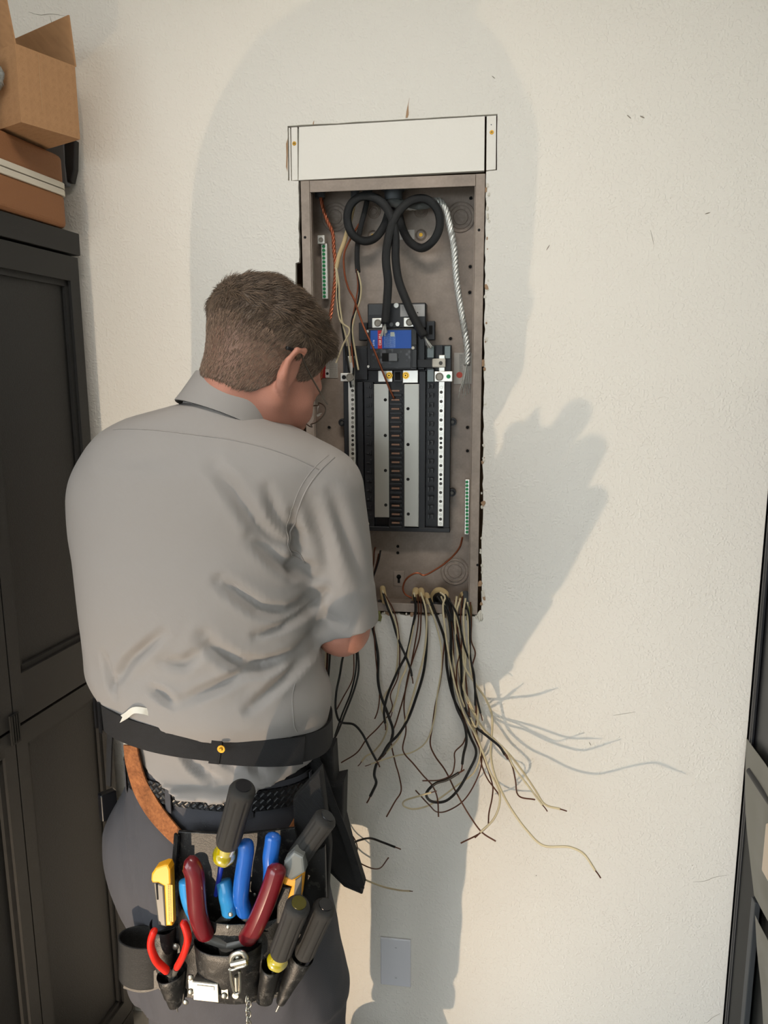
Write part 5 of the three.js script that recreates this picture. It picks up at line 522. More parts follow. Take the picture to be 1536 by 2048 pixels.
{ // eyeglasses
  const E = thing('eyeglasses', 'thin metal framed eyeglasses worn by the man', 'eyeglasses');
  for (const s of [1, -1]) {
    const rim = []; for (let k = 0; k < 24; k++) { const a = k / 24 * 2 * Math.PI; rim.push(fromHead(s * .034 + Math.cos(a) * .029, -.012 + Math.sin(a) * .022 * (Math.sin(a) < 0 ? 1.1 : .7), .108 - .1 * Math.abs(Math.cos(a) * .026) - (Math.cos(a) * s > 0 ? .01 : 0))); }
    mesh('rim', sweep(rim, .0011, { seg: 60, rs: 6, closed: true }), M.frameMetal, E); const c = fromHead(s * .034, -.012, .106); const pos = []; for (let k = 0; k < 24; k++) pos.push(...c, ...rim[k], ...rim[(k + 1) % 24]); const lg = new THREE.BufferGeometry(); lg.setAttribute('position', new THREE.Float32BufferAttribute(pos, 3)); lg.computeVertexNormals(); mesh('lens', lg, M.glass, E);
    mesh('temple', sweep([fromHead(s * .061, .002, .094), fromHead(s * .074, .006, .06), fromHead(s * .081, .02, .012), fromHead(s * .084, .032, -.014)], .0014, { seg: 30, rs: 6 }), M.frameMetal, E); mesh('temple_tip', sweep([fromHead(s * .083, .031, -.01), fromHead(s * .0845, .031, -.022), fromHead(s * .0855, .024, -.042)], .003, { seg: 16, rs: 8 }), M.black, E);
  }
  mesh('bridge', sweep([fromHead(-.01, .002, .109), fromHead(0, .006, .112), fromHead(.01, .002, .109)], .0011, { seg: 10, rs: 6 }), M.frameMetal, E);
}
// trousers, belt and boots
const hips = ringBody([[...[0.9534,-0.4559,0.41,0.1632], .104, .11], [...[0.9145,-0.4594,0.41,0.1713], .106, .112], [...[0.875,-0.4649,0.41,0.1867], .112, .115], [...[0.8249,-0.4728,0.41,0.2007], .122, .118], [...[0.7647,-0.4736,0.41,0.2023], .128, .12], [...[0.6902,-0.4667,0.405,0.1923], .130, .12], [...[0.6146,-0.4548,0.4,0.1772], .127, .12], [...[0.5362,-0.4509,0.395,0.1728], .122, .118], [...[0.4444,-0.4512,0.39,0.1744], .115, .112]]);
{
  const k = (px, pz) => [px, 0, pz]; const hl = [-0.536,0.5782,0.405], hr = [-0.359,0.5931,0.4]; const fl = [-.565, .105, .39], fr = [-.335, .105, .36]; const kl = [-.55, .48, .40], kr = [-.325, .48, .37];
  const legs = [coneSD(hl, kl, .09, .076), coneSD(kl, fl, .077, .066), coneSD(hr, kr, .094, .08), coneSD(kr, fr, .079, .068)], pk = ellSD([-0.2997,0.435,0.36], [.026, .075, .06]), pkL = ellSD([-.63, .52, .40], [.03, .07, .06]);
  const lowY = .48, top = [-0.4402,0.9611,0.44][1]; const hd = hips.sd;
  const sdf = (x, y, z) => { let d = Math.max(hd(x, y, z), lowY - y, y - top); let l = 1; for (const q of legs) l = Math.min(l, q(x, y, z)); l = Math.max(l, .095 - y); l = smin(l, Math.min(pk(x, y, z), pkL(x, y, z)), .012); return smin(d, l, .05); };
  globalThis.trouserSD = sdf;
  const g = nets(sdf, [-.78, .06, .2], [-.2, 1.02, .62], .007); const P = g.attributes.position, N = g.attributes.normal;
  for (let v = 0; v < P.count; v++) { const x = P.getX(v), y = P.getY(v), z = P.getZ(v); let d = .005 * noise3(x * 22, y * 7, z * 22) - .005 * Math.exp(-Math.pow((x + .60 + .25 * (y - .85)) / .008, 2)) * sstep(.6, .7, y) - .004 * Math.exp(-Math.pow((x + .575 + .18 * (y - .85)) / .007, 2)) * sstep(.62, .75, y) + .0025 * noise3(x * 8 + 3, y * 22, z * 8) * sstep(.75, .3, y) + .0015 * noise3(x * 45, y * 18, z * 45); d -= .006 * Math.exp(-Math.pow((y - .13 - .02 * Math.sin(x * 40)) / .012, 2)); P.setXYZ(v, x + N.getX(v) * d, y + N.getY(v) * d, z + N.getZ(v) * d); } g.computeVertexNormals();
  const T = mesh('trousers', g, M.trousers, person); T.userData.label = 'dark grey work trousers';
  const around = (H, y0, tilt, off, a0, a1, n) => { const o = []; for (let i = 0; i <= n; i++) { const a = lerp(a0, a1, i / n); const s = Math.sin(a), c = Math.cos(a), y = y0 + tilt * s, q = H.get(y), b = c > 0 ? q[3] : q[4]; const k = Math.pow(Math.pow(Math.abs(s), 2.3) + Math.pow(Math.abs(c), 2.3), -1 / 2.3); const X = s * (q[2] + off) * k, Z = c * (b + off) * k; o.push([q[0] + UX[0] * X + WX[0] * Z, y, q[1] + UX[2] * X + WX[2] * Z]); } return o; };
  globalThis.around = around;
  const yb = [-0.4075,0.9381,0.535][1]; const radial = p => { const q = hips.get(p.y); return [p.x - q[0], 0, p.z - q[1]]; };
  mesh('waistband', ribbon(around(hips, yb + .006, -.012, .001, 0, 2 * Math.PI, 60), .052, .002, radial, 120), M.trousers, T);
  const bl = mesh('belt', ribbon(around(hips, yb + .004, -.012, .003, 0, 2 * Math.PI, 60), .036, .004, radial, 120), M.plait, person); bl.userData.label = 'black woven leather belt';
  for (const a of [-1.05, -.36, .42, 1.2]) { const p = around(hips, yb + .004, -.012, .007, a, a, 1)[0], w = radial(V(p)); mesh('belt_loop', ribbon([[p[0], p[1] + .03, p[2]], [p[0], p[1], p[2]], [p[0], p[1] - .03, p[2]]], .013, .002, w, 6), M.trousers, T); }
  for (const [f, n] of [[fl, 'boot'], [fr, 'boot']]) { const up = coneSD([f[0], .05, f[2]], [f[0], .15, f[2]], .05, .052), heel = coneSD([f[0], .045, f[2] + .03], [f[0], .045, f[2] - .13], .046, .05), toe = coneSD([f[0], .04, f[2] - .12], [f[0] + .005, .036, f[2] - .19], .05, .042); mesh(n, nets((x, y, z) => Math.max(smin(smin(up(x, y, z), heel(x, y, z), .03), toe(x, y, z), .03), -y + .001), [f[0] - .09, -.01, f[2] - .27], [f[0] + .09, .22, f[2] + .12], .006), M.boot, person); mesh('boot_sole', nets((x, y, z) => Math.max(Math.min(heel(x, .045, z), toe(x, .04, z)) - .004, y - .022, .001 - y), [f[0] - .09, -.01, f[2] - .27], [f[0] + .09, .05, f[2] + .12], .005), M.black, person); }
}
const YWEB = [-0.3999,1.0529,0.538][1];
const firstObjects = new Set(scene.children);
const DZ = .03; const onBody = (p, lift) => { p = [p[0], p[1], p[2] - DZ]; const d = V(0, 1.62, 1.6).sub(V(p)).normalize(); let t = .3; const f = (x, y, z) => Math.min(shirtSD(x, y, z), trouserSD(x, y, z)); for (let i = 0; i < 120; i++) { const s = f(p[0] + d.x * t, p[1] + d.y * t, p[2] + d.z * t) - lift; if (s < .0008 || t < -.12) break; t -= clamp(s, .0006, .05) * .8; } return [p[0] + d.x * t, p[1] + d.y * t, p[2] + d.z * t + DZ]; }; const ar = (...a) => around(...a).map(p => [p[0], p[1], p[2] + DZ]);
// ---------- tool belt ----------
const belt = thing('tool_belt', 'black webbing tool belt with a leather tool pouch hanging at the back of the man', 'tool belt');
const rivet = (p, r, parent, m = M.nickel) => { const g = new THREE.SphereGeometry(r, 14, 8, 0, 2 * Math.PI, 0, Math.PI / 2); g.rotateX(Math.PI / 2); g.scale(1, 1, .55); g.translate(...p); return mesh('rivet', g, m, parent); };
{
  const yb = YWEB, rad = p => { const q = torso.get(p.y); return [p.x - q[0], 0, p.z - DZ - q[1]]; };
  const web = mesh('web_belt', ribbon(ar(torso, yb, -.036, .007, 0, 2 * Math.PI, 72), .046, .004, rad, 150), M.webbing, belt); web.userData.label = 'black webbing belt';
  mesh('belt_overlap', ribbon(ar(torso, yb - .001, -.036, .0115, .12, .86, 20), .046, .004, rad, 40), M.webbing, web); mesh('overlap_tab', ribbon(ar(torso, yb - .001, -.036, .0155, .06, .14, 4), .045, .002, rad, 8), M.webbing, web);
  const sp = ar(torso, yb + .008, -.036, .018, .16, .16, 1)[0]; const sn = mesh('snap_button', [cylZ(sp, .0062, .002, 22), cylZ([sp[0], sp[1], sp[2] + .002], .003, .0022, 16, .002)], M.brass, web); sn.userData.label = 'brass snap button';
  for (const a of [-1.02, -.92]) mesh('belt_keeper', ribbon([[0, 1, 0], [0, 0, 0], [0, -1, 0]].map(([, k]) => { const p = ar(torso, yb, -.036, .012, a, a, 1)[0]; return [p[0], p[1] + k * .026, p[2]]; }), .007, .003, [-.6, 0, .8], 6), M.black, web);
  { const t = mesh('size_tag', ribbon([[-0.5056,1.1037,0.585],[-0.5184,1.1145,0.5962],[-0.5348,1.1157,0.5975],[-0.5534,1.1017,0.59],[-0.5798,1.0828,0.575]], .010, .0006, [0, .45, 1], 20), M.white, web); t.userData.label = 'white printed cloth tag'; }
  const strapL = mesh('leather_strap', ribbon([[-0.5956,1.0038,0.5],[-0.5923,0.9715,0.5],[-0.5807,0.9255,0.5],[-0.5612,0.8864,0.5],[-0.5357,0.8532,0.5],[-0.5132,0.8292,0.5]].map(p => onBody(p, .006)), t => .027 + .008 * Math.sin(t * 3.1), .003, [-.25, .2, 1], 40), M.suede, belt); strapL.userData.label = 'brown suede leather strap';
  const strapR = mesh('leather_strap', ribbon([[-0.2716,0.962,0.5],[-0.279,0.9341,0.5],[-0.29,0.9039,0.5],[-0.3046,0.875,0.5],[-0.3211,0.8437,0.5]].map(p => onBody(p, .006)), .026, .003, [.35, .2, 1], 40), M.suede, belt); strapR.userData.label = 'brown suede leather strap';
  // hanging webbing and a clip at the left hip
  mesh('hanging_strap', ribbon([[-0.6219,1.0526,0.47],[-0.6426,1.0232,0.47],[-0.65,0.9849,0.47],[-0.6537,0.9464,0.47],[-0.6575,0.9074,0.47]], t => .016 - .004 * t, .003, [-.5, 0, 1], 20), M.webbing, belt);
  // pouch
  const zb = .578; const pouch = mesh('pouch_back', extrudePoly([[-0.4828,0.9012,0.578],[-0.3877,0.9038,0.578],[-0.2885,0.9234,0.578],[-0.2814,0.8848,0.578],[-0.2914,0.7497,0.578],[-0.3169,0.6166,0.578],[-0.3568,0.5984,0.578],[-0.4705,0.5923,0.578],[-0.504,0.5941,0.578],[-0.5001,0.728,0.578],[-0.4979,0.8297,0.578]].map(v => [v[0], v[1]]).reverse(), zb - .004, zb + .002, [], .001), M.leather, belt); pouch.userData.label = 'black worn leather pouch';
  mesh('pouch_flap_edge', ribbon([[-0.4812,0.8999,0.584],[-0.4872,0.8529,0.584],[-0.4937,0.8117,0.584]], .01, .004, [-.6, 0, 1], 16), M.leather, pouch);
  const pocket = (name, TL, TR, BL, BR, bt, bb, th, parent = pouch, sag = 0, m = M.leather) => { // open-topped half tube between two side seams
    const n = 20, k = 10, pos = [], idx = [], uv = []; const A = V(TL), B = V(TR), C = V(BL), D = V(BR); const dx = B.clone().sub(A).normalize(), dn = dx.clone().cross(V(0, 1, 0)); if (dn.z < 0) dn.negate(); dn.y = 0; dn.normalize();
    for (const off of [0, -th]) for (let j = 0; j <= k; j++) { const v = j / k, L = A.clone().lerp(C, v), R = B.clone().lerp(D, v), bul = lerp(bt, bb, Math.pow(v, 1.3)) + off; for (let i = 0; i <= n; i++) { const a = i / n * Math.PI, u = .5 - .5 * Math.cos(a) * (1 + off * 4), q = L.clone().lerp(R, u).addScaledVector(dn, Math.pow(Math.sin(a), .75) * Math.max(bul, .0005)); q.y -= sag * Math.sin(a) * (1 - v); q.addScaledVector(dn, .0015 * noise3(q.x * 60, q.y * 60, j)); pos.push(q.x, q.y, q.z); uv.push(q.x * 1.2, q.y); } }
    const W = n + 1, O = (k + 1) * W; for (let j = 0; j < k; j++) for (let i = 0; i < n; i++) { const a = j * W + i; idx.push(a, a + W, a + 1, a + 1, a + W, a + W + 1); const b = a + O; idx.push(b, b + 1, b + W, b + 1, b + W + 1, b + W); } for (let i = 0; i < n; i++) { idx.push(i, i + 1, O + i, i + 1, O + i + 1, O + i); const e = k * W + i; idx.push(e, O + e, e + 1, e + 1, O + e, O + e + 1); }
    const g = new THREE.BufferGeometry(); g.setAttribute('position', new THREE.Float32BufferAttribute(pos, 3)); g.setAttribute('uv', new THREE.Float32BufferAttribute(uv, 2)); g.setIndex(idx); g.computeVertexNormals(); return mesh(name, g, m, parent);
  };
  const p1 = pocket('rear_pocket', [-0.488,0.791,0.58], [-0.288,0.7969,0.58], [-0.4899,0.6265,0.58], [-0.3123,0.6379,0.58], .038, .028, .003, pouch, .022);
  rivet([[-0.3849,0.7923,0.62],[-0.3849,0.7923,0.62]][0], .0042, p1); rivet([[-0.3909,0.7681,0.618],[-0.3909,0.7681,0.618]][0], .004, p1); rivet([[-0.3567,0.8036,0.585],[-0.3567,0.8036,0.585]][0], .003, p1);
  const p2 = pocket('main_pocket', [-0.4528,0.7359,0.6], [-0.3369,0.7427,0.6], [-0.4519,0.6207,0.595], [-0.3507,0.6262,0.595], .042, .02, .003, pouch, .006);
  const p3 = pocket('knife_pocket', [-0.5347,0.7412,0.585], [-0.4911,0.7367,0.59], [-0.5346,0.6258,0.585], [-0.497,0.6299,0.59], .024, .014, .003, pouch, .004);
  mesh('side_leather', extrudePoly([[-0.5317,0.7148,0.588],[-0.4591,0.7483,0.588],[-0.4561,0.7062,0.588],[-0.4795,0.6549,0.588],[-0.4863,0.5913,0.588],[-0.5041,0.5881,0.588],[-0.5393,0.6195,0.588],[-0.5416,0.6668,0.588]].map(v => [v[0], v[1]]).reverse(), .582, .588, [], .001), M.leather, pouch); rivet([[-0.4916,0.7038,0.596],[-0.4916,0.7038,0.596]][0], .0065, pouch);
  const p4 = pocket('plier_holster', [-0.5221,0.6559,0.597], [-0.4729,0.6681,0.597], [-0.5066,0.5921,0.597], [-0.4852,0.5985,0.597], .03, .012, .003, pouch, .002);
  // round hammer loop
  { const c = V([-0.5569,0.6663,0.585]), g = new THREE.CylinderGeometry(1, 1, 1, 40, 6, true); const mk = (rx, rz) => { const h = g.clone(); h.scale(rx, .076, rz); return h; }; const a = mk(.040, .026), b = mk(.037, .023); b.index.array.reverse(); b.computeVertexNormals(); const r1 = []; for (let k = 0; k < 40; k++) { const t = k / 40 * 2 * Math.PI; r1.push([Math.cos(t) * .0385, .038, Math.sin(t) * .0245]); } const rim = sweep(r1, .0016, { seg: 80, rs: 6, closed: true }), rim2 = rim.clone().translate(0, -.076, 0); const L = mesh('hammer_loop', [a, b, rim, rim2], M.leather, belt); L.position.copy(c); L.rotation.z = -.05; M.leather.side = THREE.DoubleSide; L.userData.label = 'black leather loop standing open'; mesh('loop_tail', ribbon([[-0.5819,0.6347,0.6],[-0.5558,0.6302,0.6],[-0.5326,0.6386,0.6],[-0.5162,0.6499,0.6]], .03, .003, [0, 0, 1], 16), M.leather, belt); }
  // tape clip
  { const b = [-0.428,0.6574,0.63,0.0427,0.0334,0.004]; const c = mesh('tape_clip', [box(b, .0012), box([b[0], b[1] + b[4] / 2 - .001, b[2] - .009, b[3], .003, .02], .001)], M.nickel, pouch); c.userData.label = 'shiny steel tape measure clip'; mesh('clip_slot', box([-0.4275,0.6664,0.6327,0.0291,0.0073,0.001], .0005), M.white, c); for (const q of [[-0.4551,0.6612,0.624,0.0084,0.0359,0.004], [-0.3987,0.6601,0.624,0.0123,0.033,0.004]]) { mesh('clip_wing', box(q, .001), M.nickel, c); } for (const p of [[-0.4556,0.6504,0.627], [-0.3985,0.6746,0.627], [-0.3996,0.6498,0.627], [-0.4542,0.6772,0.627], [-0.3755,0.6222,0.6], [-0.3392,0.7488,0.6], [-0.3585,0.6467,0.6], [-0.4776,0.6041,0.6]]) rivet(p, .0052, pouch); }
  // trigger snap
  { const S = mesh('trigger_snap', [sweep([[-0.3756,0.7349,0.652],[-0.3736,0.7456,0.652],[-0.3662,0.752,0.652],[-0.3566,0.7536,0.652],[-0.3521,0.7463,0.652],[-0.3532,0.7375,0.652]], .0032, { seg: 30, rs: 8, ex: 1.5 }), rod([-0.3739,0.7351,0.655], [-0.3489,0.744,0.655], .0045), sweep([[-0.3785,0.7276,0.656],[-0.3722,0.7266,0.656],[-0.3641,0.731,0.656],[-0.3528,0.7357,0.656],[-0.3487,0.7397,0.656]], .0028, { seg: 20, rs: 8 })], M.nickel, pouch); S.userData.label = 'steel trigger snap hook'; mesh('snap_plate', [cylZ([-0.3669,0.7352,0.645], .0125, .003, 24)], M.leather, S); rivet([-0.3665,0.7404,0.648], .006, S); mesh('snap_bolt', [rod([-0.3664,0.7158,0.656], [-0.3669,0.6901,0.655], .0042, .0035), sweep([[-0.3755,0.7244,0.656],[-0.3753,0.7087,0.656],[-0.3728,0.6932,0.656],[-0.3691,0.6848,0.656],[-0.3635,0.6863,0.656],[-0.3613,0.7016,0.656],[-0.3612,0.7243,0.656]], .0022, { seg: 30, rs: 8 }), cylZ([-0.3698,0.6799,0.65], .005, .006)], M.nickel, S); }
  // chain
  { const ch = [[-0.3604,0.6511,0.63],[-0.3572,0.6431,0.6307],[-0.3601,0.6343,0.6314],[-0.3579,0.6261,0.6321],[-0.3591,0.6175,0.6329],[-0.3576,0.6093,0.6336],[-0.3588,0.6006,0.6343],[-0.3582,0.5922,0.635]]; for (let i = 0; i < ch.length; i++) { const t = new THREE.TorusGeometry(.0048, .0014, 8, 18); t.scale(.72, 1.25, 1); t.rotateY(i % 2 ? .35 : 1.35); t.translate(...ch[i]); mesh('chain_link', t, M.nickel, pouch); } }
  { for (const [a, b, c, d, z, bt] of [[[-0.3389,0.7104,0.605], [-0.307,0.7021,0.605], [-0.3541,0.6276,0.603], [-0.3273,0.6252,0.603], 0, .03], [[-0.2959,0.724,0.595], [-0.2597,0.7064,0.59], [-0.3219,0.6287,0.598], [-0.307,0.624,0.598], 0, .028]]) pocket('screwdriver_sheath', a, b, c, d, bt, .012, .003, pouch, .003); mesh('side_flap', extrudePoly([[-0.3456,0.7536,0.588],[-0.3215,0.7626,0.588],[-0.2854,0.8678,0.588],[-0.2387,0.9009,0.588],[-0.2384,0.8093,0.588],[-0.266,0.6991,0.588],[-0.3075,0.6279,0.588],[-0.3605,0.6148,0.588],[-0.3696,0.643,0.588]].map(v => [v[0], v[1]]).reverse(), .578, .587, [], .002), M.leather, pouch); mesh('suede_edge', ribbon([[-0.3341,0.7633,0.612],[-0.342,0.7301,0.609],[-0.348,0.6966,0.606],[-0.3562,0.6602,0.603],[-0.3542,0.6311,0.6]], .012, .003, [.4, 0, 1], 24), M.leather, pouch); }
  // cloth pouch on the right hip with a folded pointed corner
  { const C = mesh('cloth_pouch', [extrudePoly([[-0.3026,0.9902,0.44],[-0.2527,0.9935,0.44],[-0.2501,0.9296,0.44],[-0.2341,0.9346,0.44],[-0.237,0.8539,0.44],[-0.2268,0.8061,0.44],[-0.2033,0.7193,0.44],[-0.2369,0.7311,0.44],[-0.2683,0.763,0.44],[-0.2804,0.8504,0.44],[-0.2973,0.9071,0.44]].map(v => [v[0], v[1]]).reverse(), .405, .455, [], .006)], M.cloth, belt); C.userData.label = 'black cloth pouch with a drooping pointed corner'; mesh('cloth_flap', extrudePoly([[-0.288,0.9782,0.465],[-0.268,0.9703,0.465],[-0.222,0.8232,0.465],[-0.1982,0.7393,0.465],[-0.2408,0.7518,0.465],[-0.2756,0.809,0.465],[-0.2861,0.9036,0.465]].map(v => [v[0], v[1]]).reverse(), .457, .466, [], .003), M.cloth, C); mesh('cloth_fold', ribbon([[-0.2784,0.985,0.468],[-0.2595,0.9261,0.468],[-0.23,0.8436,0.468],[-0.2029,0.7498,0.468]], .012, .004, [.3, 0, 1], 20), M.cloth, C); rivet([-0.2758,0.9408,0.468], .003, C); }
  mesh('pouch_web', extrudePoly([[-0.2963,0.9594,0.56],[-0.2504,1.0145,0.56],[-0.2367,0.8765,0.56],[-0.2476,0.7307,0.56],[-0.2907,0.6888,0.56],[-0.295,0.8535,0.56]].map(v => [v[0], v[1]]).reverse(), .535, .56, [], .004), M.cloth, belt);
}
// phone at the left hip
tag(mesh('phone', (() => { const b = [-0.6637,0.8678,0.464,0.0164,0.0533,0.012]; const g = new RoundedBoxGeometry(b[3], b[4], b[5] * 2.5, 3, .004); g.rotateY(-.7); g.translate(b[0], b[1], b[2] + .005); return g; })(), M.blackGloss), 'black phone clipped in the left hip pocket', 'phone');
// ---------- tools ----------
function screwdriver(name, label, butt, collar, tip, R, opt = {}) {
  const g = thing(name, label, 'screwdriver', opt.group); const L = V(butt).distanceTo(V(collar)); const P = [], n = 12;
  const prof = t => R * (t < .06 ? lerp(.62, .97, Math.sqrt(t / .06)) : t > .9 ? lerp(1, .86, (t - .9) / .1) : 1 - .05 * Math.sin((t - .06) * 3));
  mesh('handle', sweep([butt, mix(butt, collar, .5), collar], prof, { seg: 40, rs: 96, profile: (a, t) => 1 - .075 * Math.pow(.5 + .5 * Math.cos(a * 8), 6) * sstep(.1, .16, t) * sstep(.97, .9, t) }), M.rubber, g);
  const d = V(collar).sub(V(butt)).normalize(), up = V(butt).addScaledVector(d, -.0015); mesh('butt_cap', rod([up.x, up.y, up.z], V(butt).addScaledVector(d, .006).toArray(), R * .58, R * .62, 24), opt.cap || M.blackGloss, g);
  if (opt.acetate) { const a = V(collar), b = a.clone().addScaledVector(d, opt.acetate); const c = mesh('collar', sweep([a.toArray(), a.clone().lerp(b, .5).toArray(), b.toArray()], t => R * (t < .35 ? .74 : .74 + .14 * Math.sin(clamp((t - .35) / .5) * Math.PI)) * (t > .7 ? Math.sqrt(Math.max(.05, 1 - Math.pow((t - .7) / .3, 2))) : 1), { seg: 26, rs: 24, profile: a2 => 1 - .03 * Math.cos(a2 * 6) }), M.acetate, g); c.userData.label = 'translucent yellow collar'; collar = b.toArray(); }
  if (tip) mesh('shaft', rod(collar, tip, opt.sr || .0032, (opt.sr || .0032) * (opt.taper || .9), 14), opt.shaft || M.steelTool, g);
  return g;
}
screwdriver('screwdriver', 'dark rubber handled screwdriver with a yellow collar and blue shaft above the pouch', [-0.3432,1.0348,0.655], [-0.3811,0.923,0.63], [-0.4136,0.8123,0.605], 0.0200, { acetate: .046, shaft: M.blueShaft, sr: .0042 });
screwdriver('screwdriver', 'black handled screwdriver leaning outward beside the cloth pouch', [-0.2308,0.9616,0.6], [-0.2823,0.8823,0.6], [-0.3006,0.8121,0.59], 0.0185, {});
screwdriver('screwdriver', 'grey handled screwdriver with a yellow end and yellow collar in a leather sheath', [-0.2618,0.8588,0.665], [-0.3015,0.7462,0.635], [-0.333,0.644,0.61], 0.0189, { acetate: .036, cap: std('#4d470a', .25) });
screwdriver('screwdriver', 'plain grey handled screwdriver in the slanting leather sheath', [-0.2298,0.8319,0.63], [-0.2708,0.7267,0.61], [-0.3205,0.6112,0.605], 0.0178, { taper: .5, sr: .0042 });
function pliers(name, label, handles, m, r, jaw, opt = {}) { const g = thing(name, label, 'pliers'); for (const h of handles) mesh('handle_grip', sweep(h, capR(r, .07), { seg: 50, rs: 16, ex: opt.ex || 1.15 }), m, g); const a = handles[0][handles[0].length - 1], b = handles[1][handles[1].length - 1]; mesh('pivot', [rod(a, jaw[0], r * .7, r * .6), rod(b, jaw[0], r * .7, r * .6)], M.toolGray, g); mesh('jaw', rod(jaw[0], jaw[1], r * 1.1, opt.tip || r * .5, 10), M.toolGray, g); return g; }
pliers('pliers', 'red gripped needle nose pliers in the small leather holster', [[[-0.508,0.7615,0.628],[-0.5139,0.7462,0.6308],[-0.5147,0.7341,0.6336],[-0.5123,0.7168,0.632],[-0.5086,0.6976,0.626],[-0.4939,0.6757,0.62]], [[-0.4621,0.7814,0.628],[-0.4558,0.7701,0.6308],[-0.4518,0.7551,0.6336],[-0.4572,0.7336,0.632],[-0.4676,0.7094,0.626],[-0.4807,0.6846,0.62]]], M.red, 0.0073, [[-0.4929,0.6576,0.61], [-0.4898,0.5892,0.606]], { tip: .0009, ex: .8 });
pliers('pliers', 'dark red gripped linesman pliers in the main pouch pocket', [[[-0.4431,0.9006,0.648],[-0.4353,0.8961,0.649],[-0.4285,0.8806,0.65],[-0.4295,0.8463,0.645],[-0.4305,0.808,0.64],[-0.43,0.7702,0.6275],[-0.4286,0.7442,0.615]], [[-0.3003,0.8993,0.635],[-0.3036,0.8851,0.638],[-0.3136,0.8547,0.639],[-0.331,0.8099,0.636],[-0.3503,0.7679,0.625],[-0.3658,0.7413,0.61]]], M.darkRed, 0.0132, [[-0.3956,0.73,0.612], [-0.3982,0.6604,0.606]]);
pliers('pliers', 'bright blue gripped pliers standing upright at the back of the pouch', [[[-0.3599,0.9227,0.615],[-0.3562,0.9074,0.6183],[-0.3593,0.8805,0.6217],[-0.3633,0.8516,0.625],[-0.3676,0.8186,0.6183],[-0.3665,0.7996,0.6117],[-0.3678,0.7801,0.605]], [[-0.3139,0.9335,0.61],[-0.3158,0.9144,0.612],[-0.3186,0.8952,0.614],[-0.3191,0.8692,0.612],[-0.3238,0.8355,0.606],[-0.3307,0.7988,0.6]]], M.blue, 0.0110, [[-0.3445,0.7618,0.6], [-0.3477,0.6869,0.598]]);
pliers('wire_strippers', 'light blue gripped wire strippers low in the rear pocket', [[[-0.401,0.843,0.606],[-0.3971,0.8332,0.609],[-0.3942,0.8182,0.612],[-0.3935,0.7986,0.607],[-0.3937,0.7769,0.602]], [[-0.4607,0.8374,0.606],[-0.4603,0.823,0.608],[-0.4574,0.807,0.61],[-0.455,0.7863,0.606],[-0.4493,0.7658,0.602]]], M.lightBlue, 0.0107, [[-0.4244,0.7443,0.6], [-0.4283,0.6778,0.598]], { ex: 1.2 });
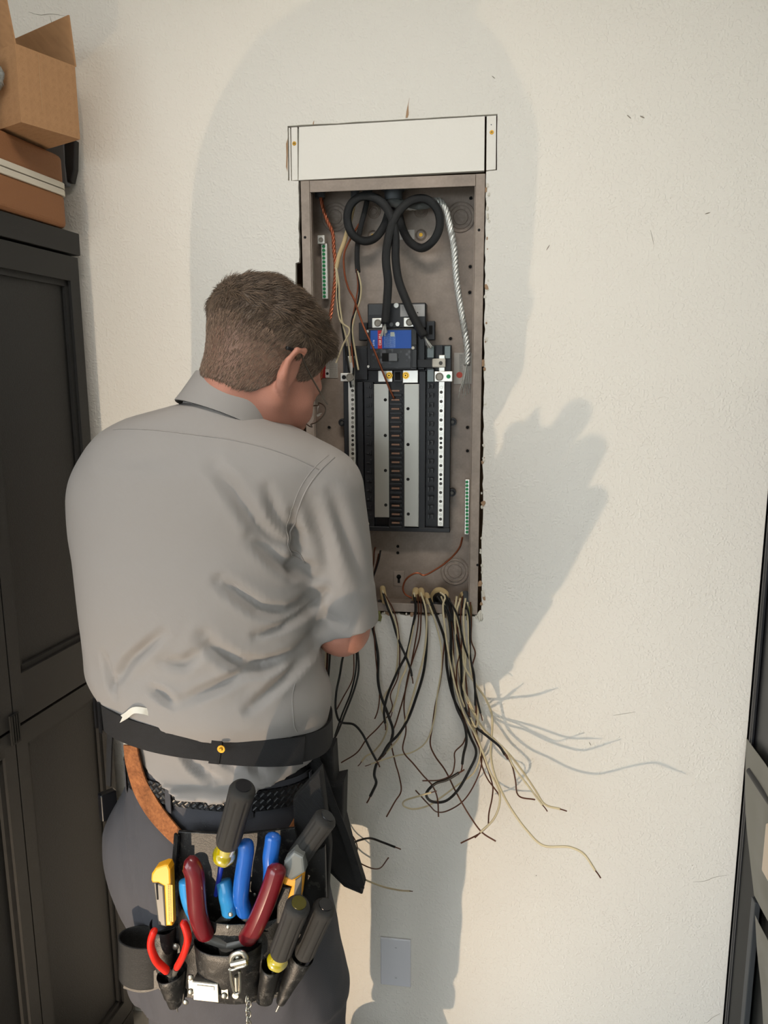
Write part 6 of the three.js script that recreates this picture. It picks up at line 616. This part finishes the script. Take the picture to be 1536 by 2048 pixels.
{ // yellow voltage knife
  const k = thing('utility_knife', 'yellow and grey utility knife in the narrow leather pocket', 'utility knife'); const z = .606;
  mesh('yellow_body', extrudePoly([[-0.5112,0.8536,0.618],[-0.5038,0.8648,0.618],[-0.4885,0.8722,0.618],[-0.4819,0.872,0.618],[-0.4791,0.8635,0.618],[-0.4814,0.7644,0.618],[-0.4923,0.7632,0.618],[-0.4915,0.8344,0.618],[-0.5004,0.8388,0.618],[-0.5105,0.8379,0.618],[-0.5126,0.8429,0.618]].map(v => [v[0], v[1]]).reverse(), z, .624, [], .003), M.yellow, k); const gb = mesh('grey_body', extrudePoly([[-0.5103,0.8396,0.618],[-0.492,0.8343,0.618],[-0.492,0.7597,0.618],[-0.5067,0.7617,0.618]].map(v => [v[0], v[1]]).reverse(), z + .001, .622, [], .003), M.toolGray, k); mesh('blade_slot', extrudePoly([[-0.5055,0.8363,0.6225],[-0.5022,0.8367,0.6225],[-0.5025,0.8084,0.6225],[-0.5052,0.8082,0.6225]].map(v => [v[0], v[1]]).reverse(), .6216, .6226), M.hole, gb);
  const c = document.createElement('canvas'); c.width = 64; c.height = 512; const x = c.getContext('2d'); x.fillStyle = '#f0a818'; x.fillRect(0, 0, 64, 512); x.fillStyle = '#6b4a10'; for (let q = 0; q < 2; q++) for (let s = 8; s < 500;) { const l = 8 + (s * 7 + q * 31) % 19; x.fillRect(14 + q * 22, s, 9, l); s += l + 6; } const t = new THREE.CanvasTexture(c); t.colorSpace = THREE.SRGBColorSpace; const a = V([[-0.481,0.8385,0.6246],[-0.481,0.8385,0.6246]][0]), b = V([[-0.4834,0.773,0.6246],[-0.4834,0.773,0.6246]][0]); const pg = new THREE.PlaneGeometry(.009, a.distanceTo(b)); pg.rotateZ(Math.atan2(a.x - b.x, a.y - b.y) * -1); pg.translate((a.x + b.x) / 2, (a.y + b.y) / 2, .6246); mesh('printed_lettering', pg, std('#ffffff', .5, 0, { map: t }), k);
}
{ // folding knife, grey and yellow
  const k = thing('folding_knife', 'grey and yellow folding knife in a worn suede sheath', 'knife');
  mesh('grey_nose', extrudePoly([[-0.2771,0.9168,0.63],[-0.2625,0.9092,0.63],[-0.2609,0.8833,0.63],[-0.2821,0.8672,0.63],[-0.2968,0.876,0.63],[-0.2934,0.8984,0.63]].map(v => [v[0], v[1]]).reverse(), .606, .63, [], .004), M.clearGray, k); mesh('yellow_body', extrudePoly([[-0.2975,0.872,0.628],[-0.2773,0.8703,0.628],[-0.2637,0.8796,0.628],[-0.2706,0.8262,0.628],[-0.2912,0.8303,0.628],[-0.283,0.8556,0.628],[-0.296,0.8584,0.628]].map(v => [v[0], v[1]]).reverse(), .608, .628, [], .003), M.yellow, k); mesh('grey_body', extrudePoly([[-0.2767,0.869,0.629],[-0.2653,0.8782,0.629],[-0.2699,0.8291,0.629],[-0.2815,0.83,0.629]].map(v => [v[0], v[1]]).reverse(), .609, .6295, [], .002), M.toolGray, k); mesh('sheath', extrudePoly([[-0.3007,0.8495,0.622],[-0.2847,0.85,0.622],[-0.288,0.8302,0.622],[-0.2922,0.7821,0.622],[-0.3112,0.7843,0.622],[-0.3081,0.8261,0.622]].map(v => [v[0], v[1]]).reverse(), .6, .622, [], .003), M.leather, k);
}
for (const o of scene.children) if (!firstObjects.has(o)) o.position.z -= DZ;
renderer.render(scene, camera);
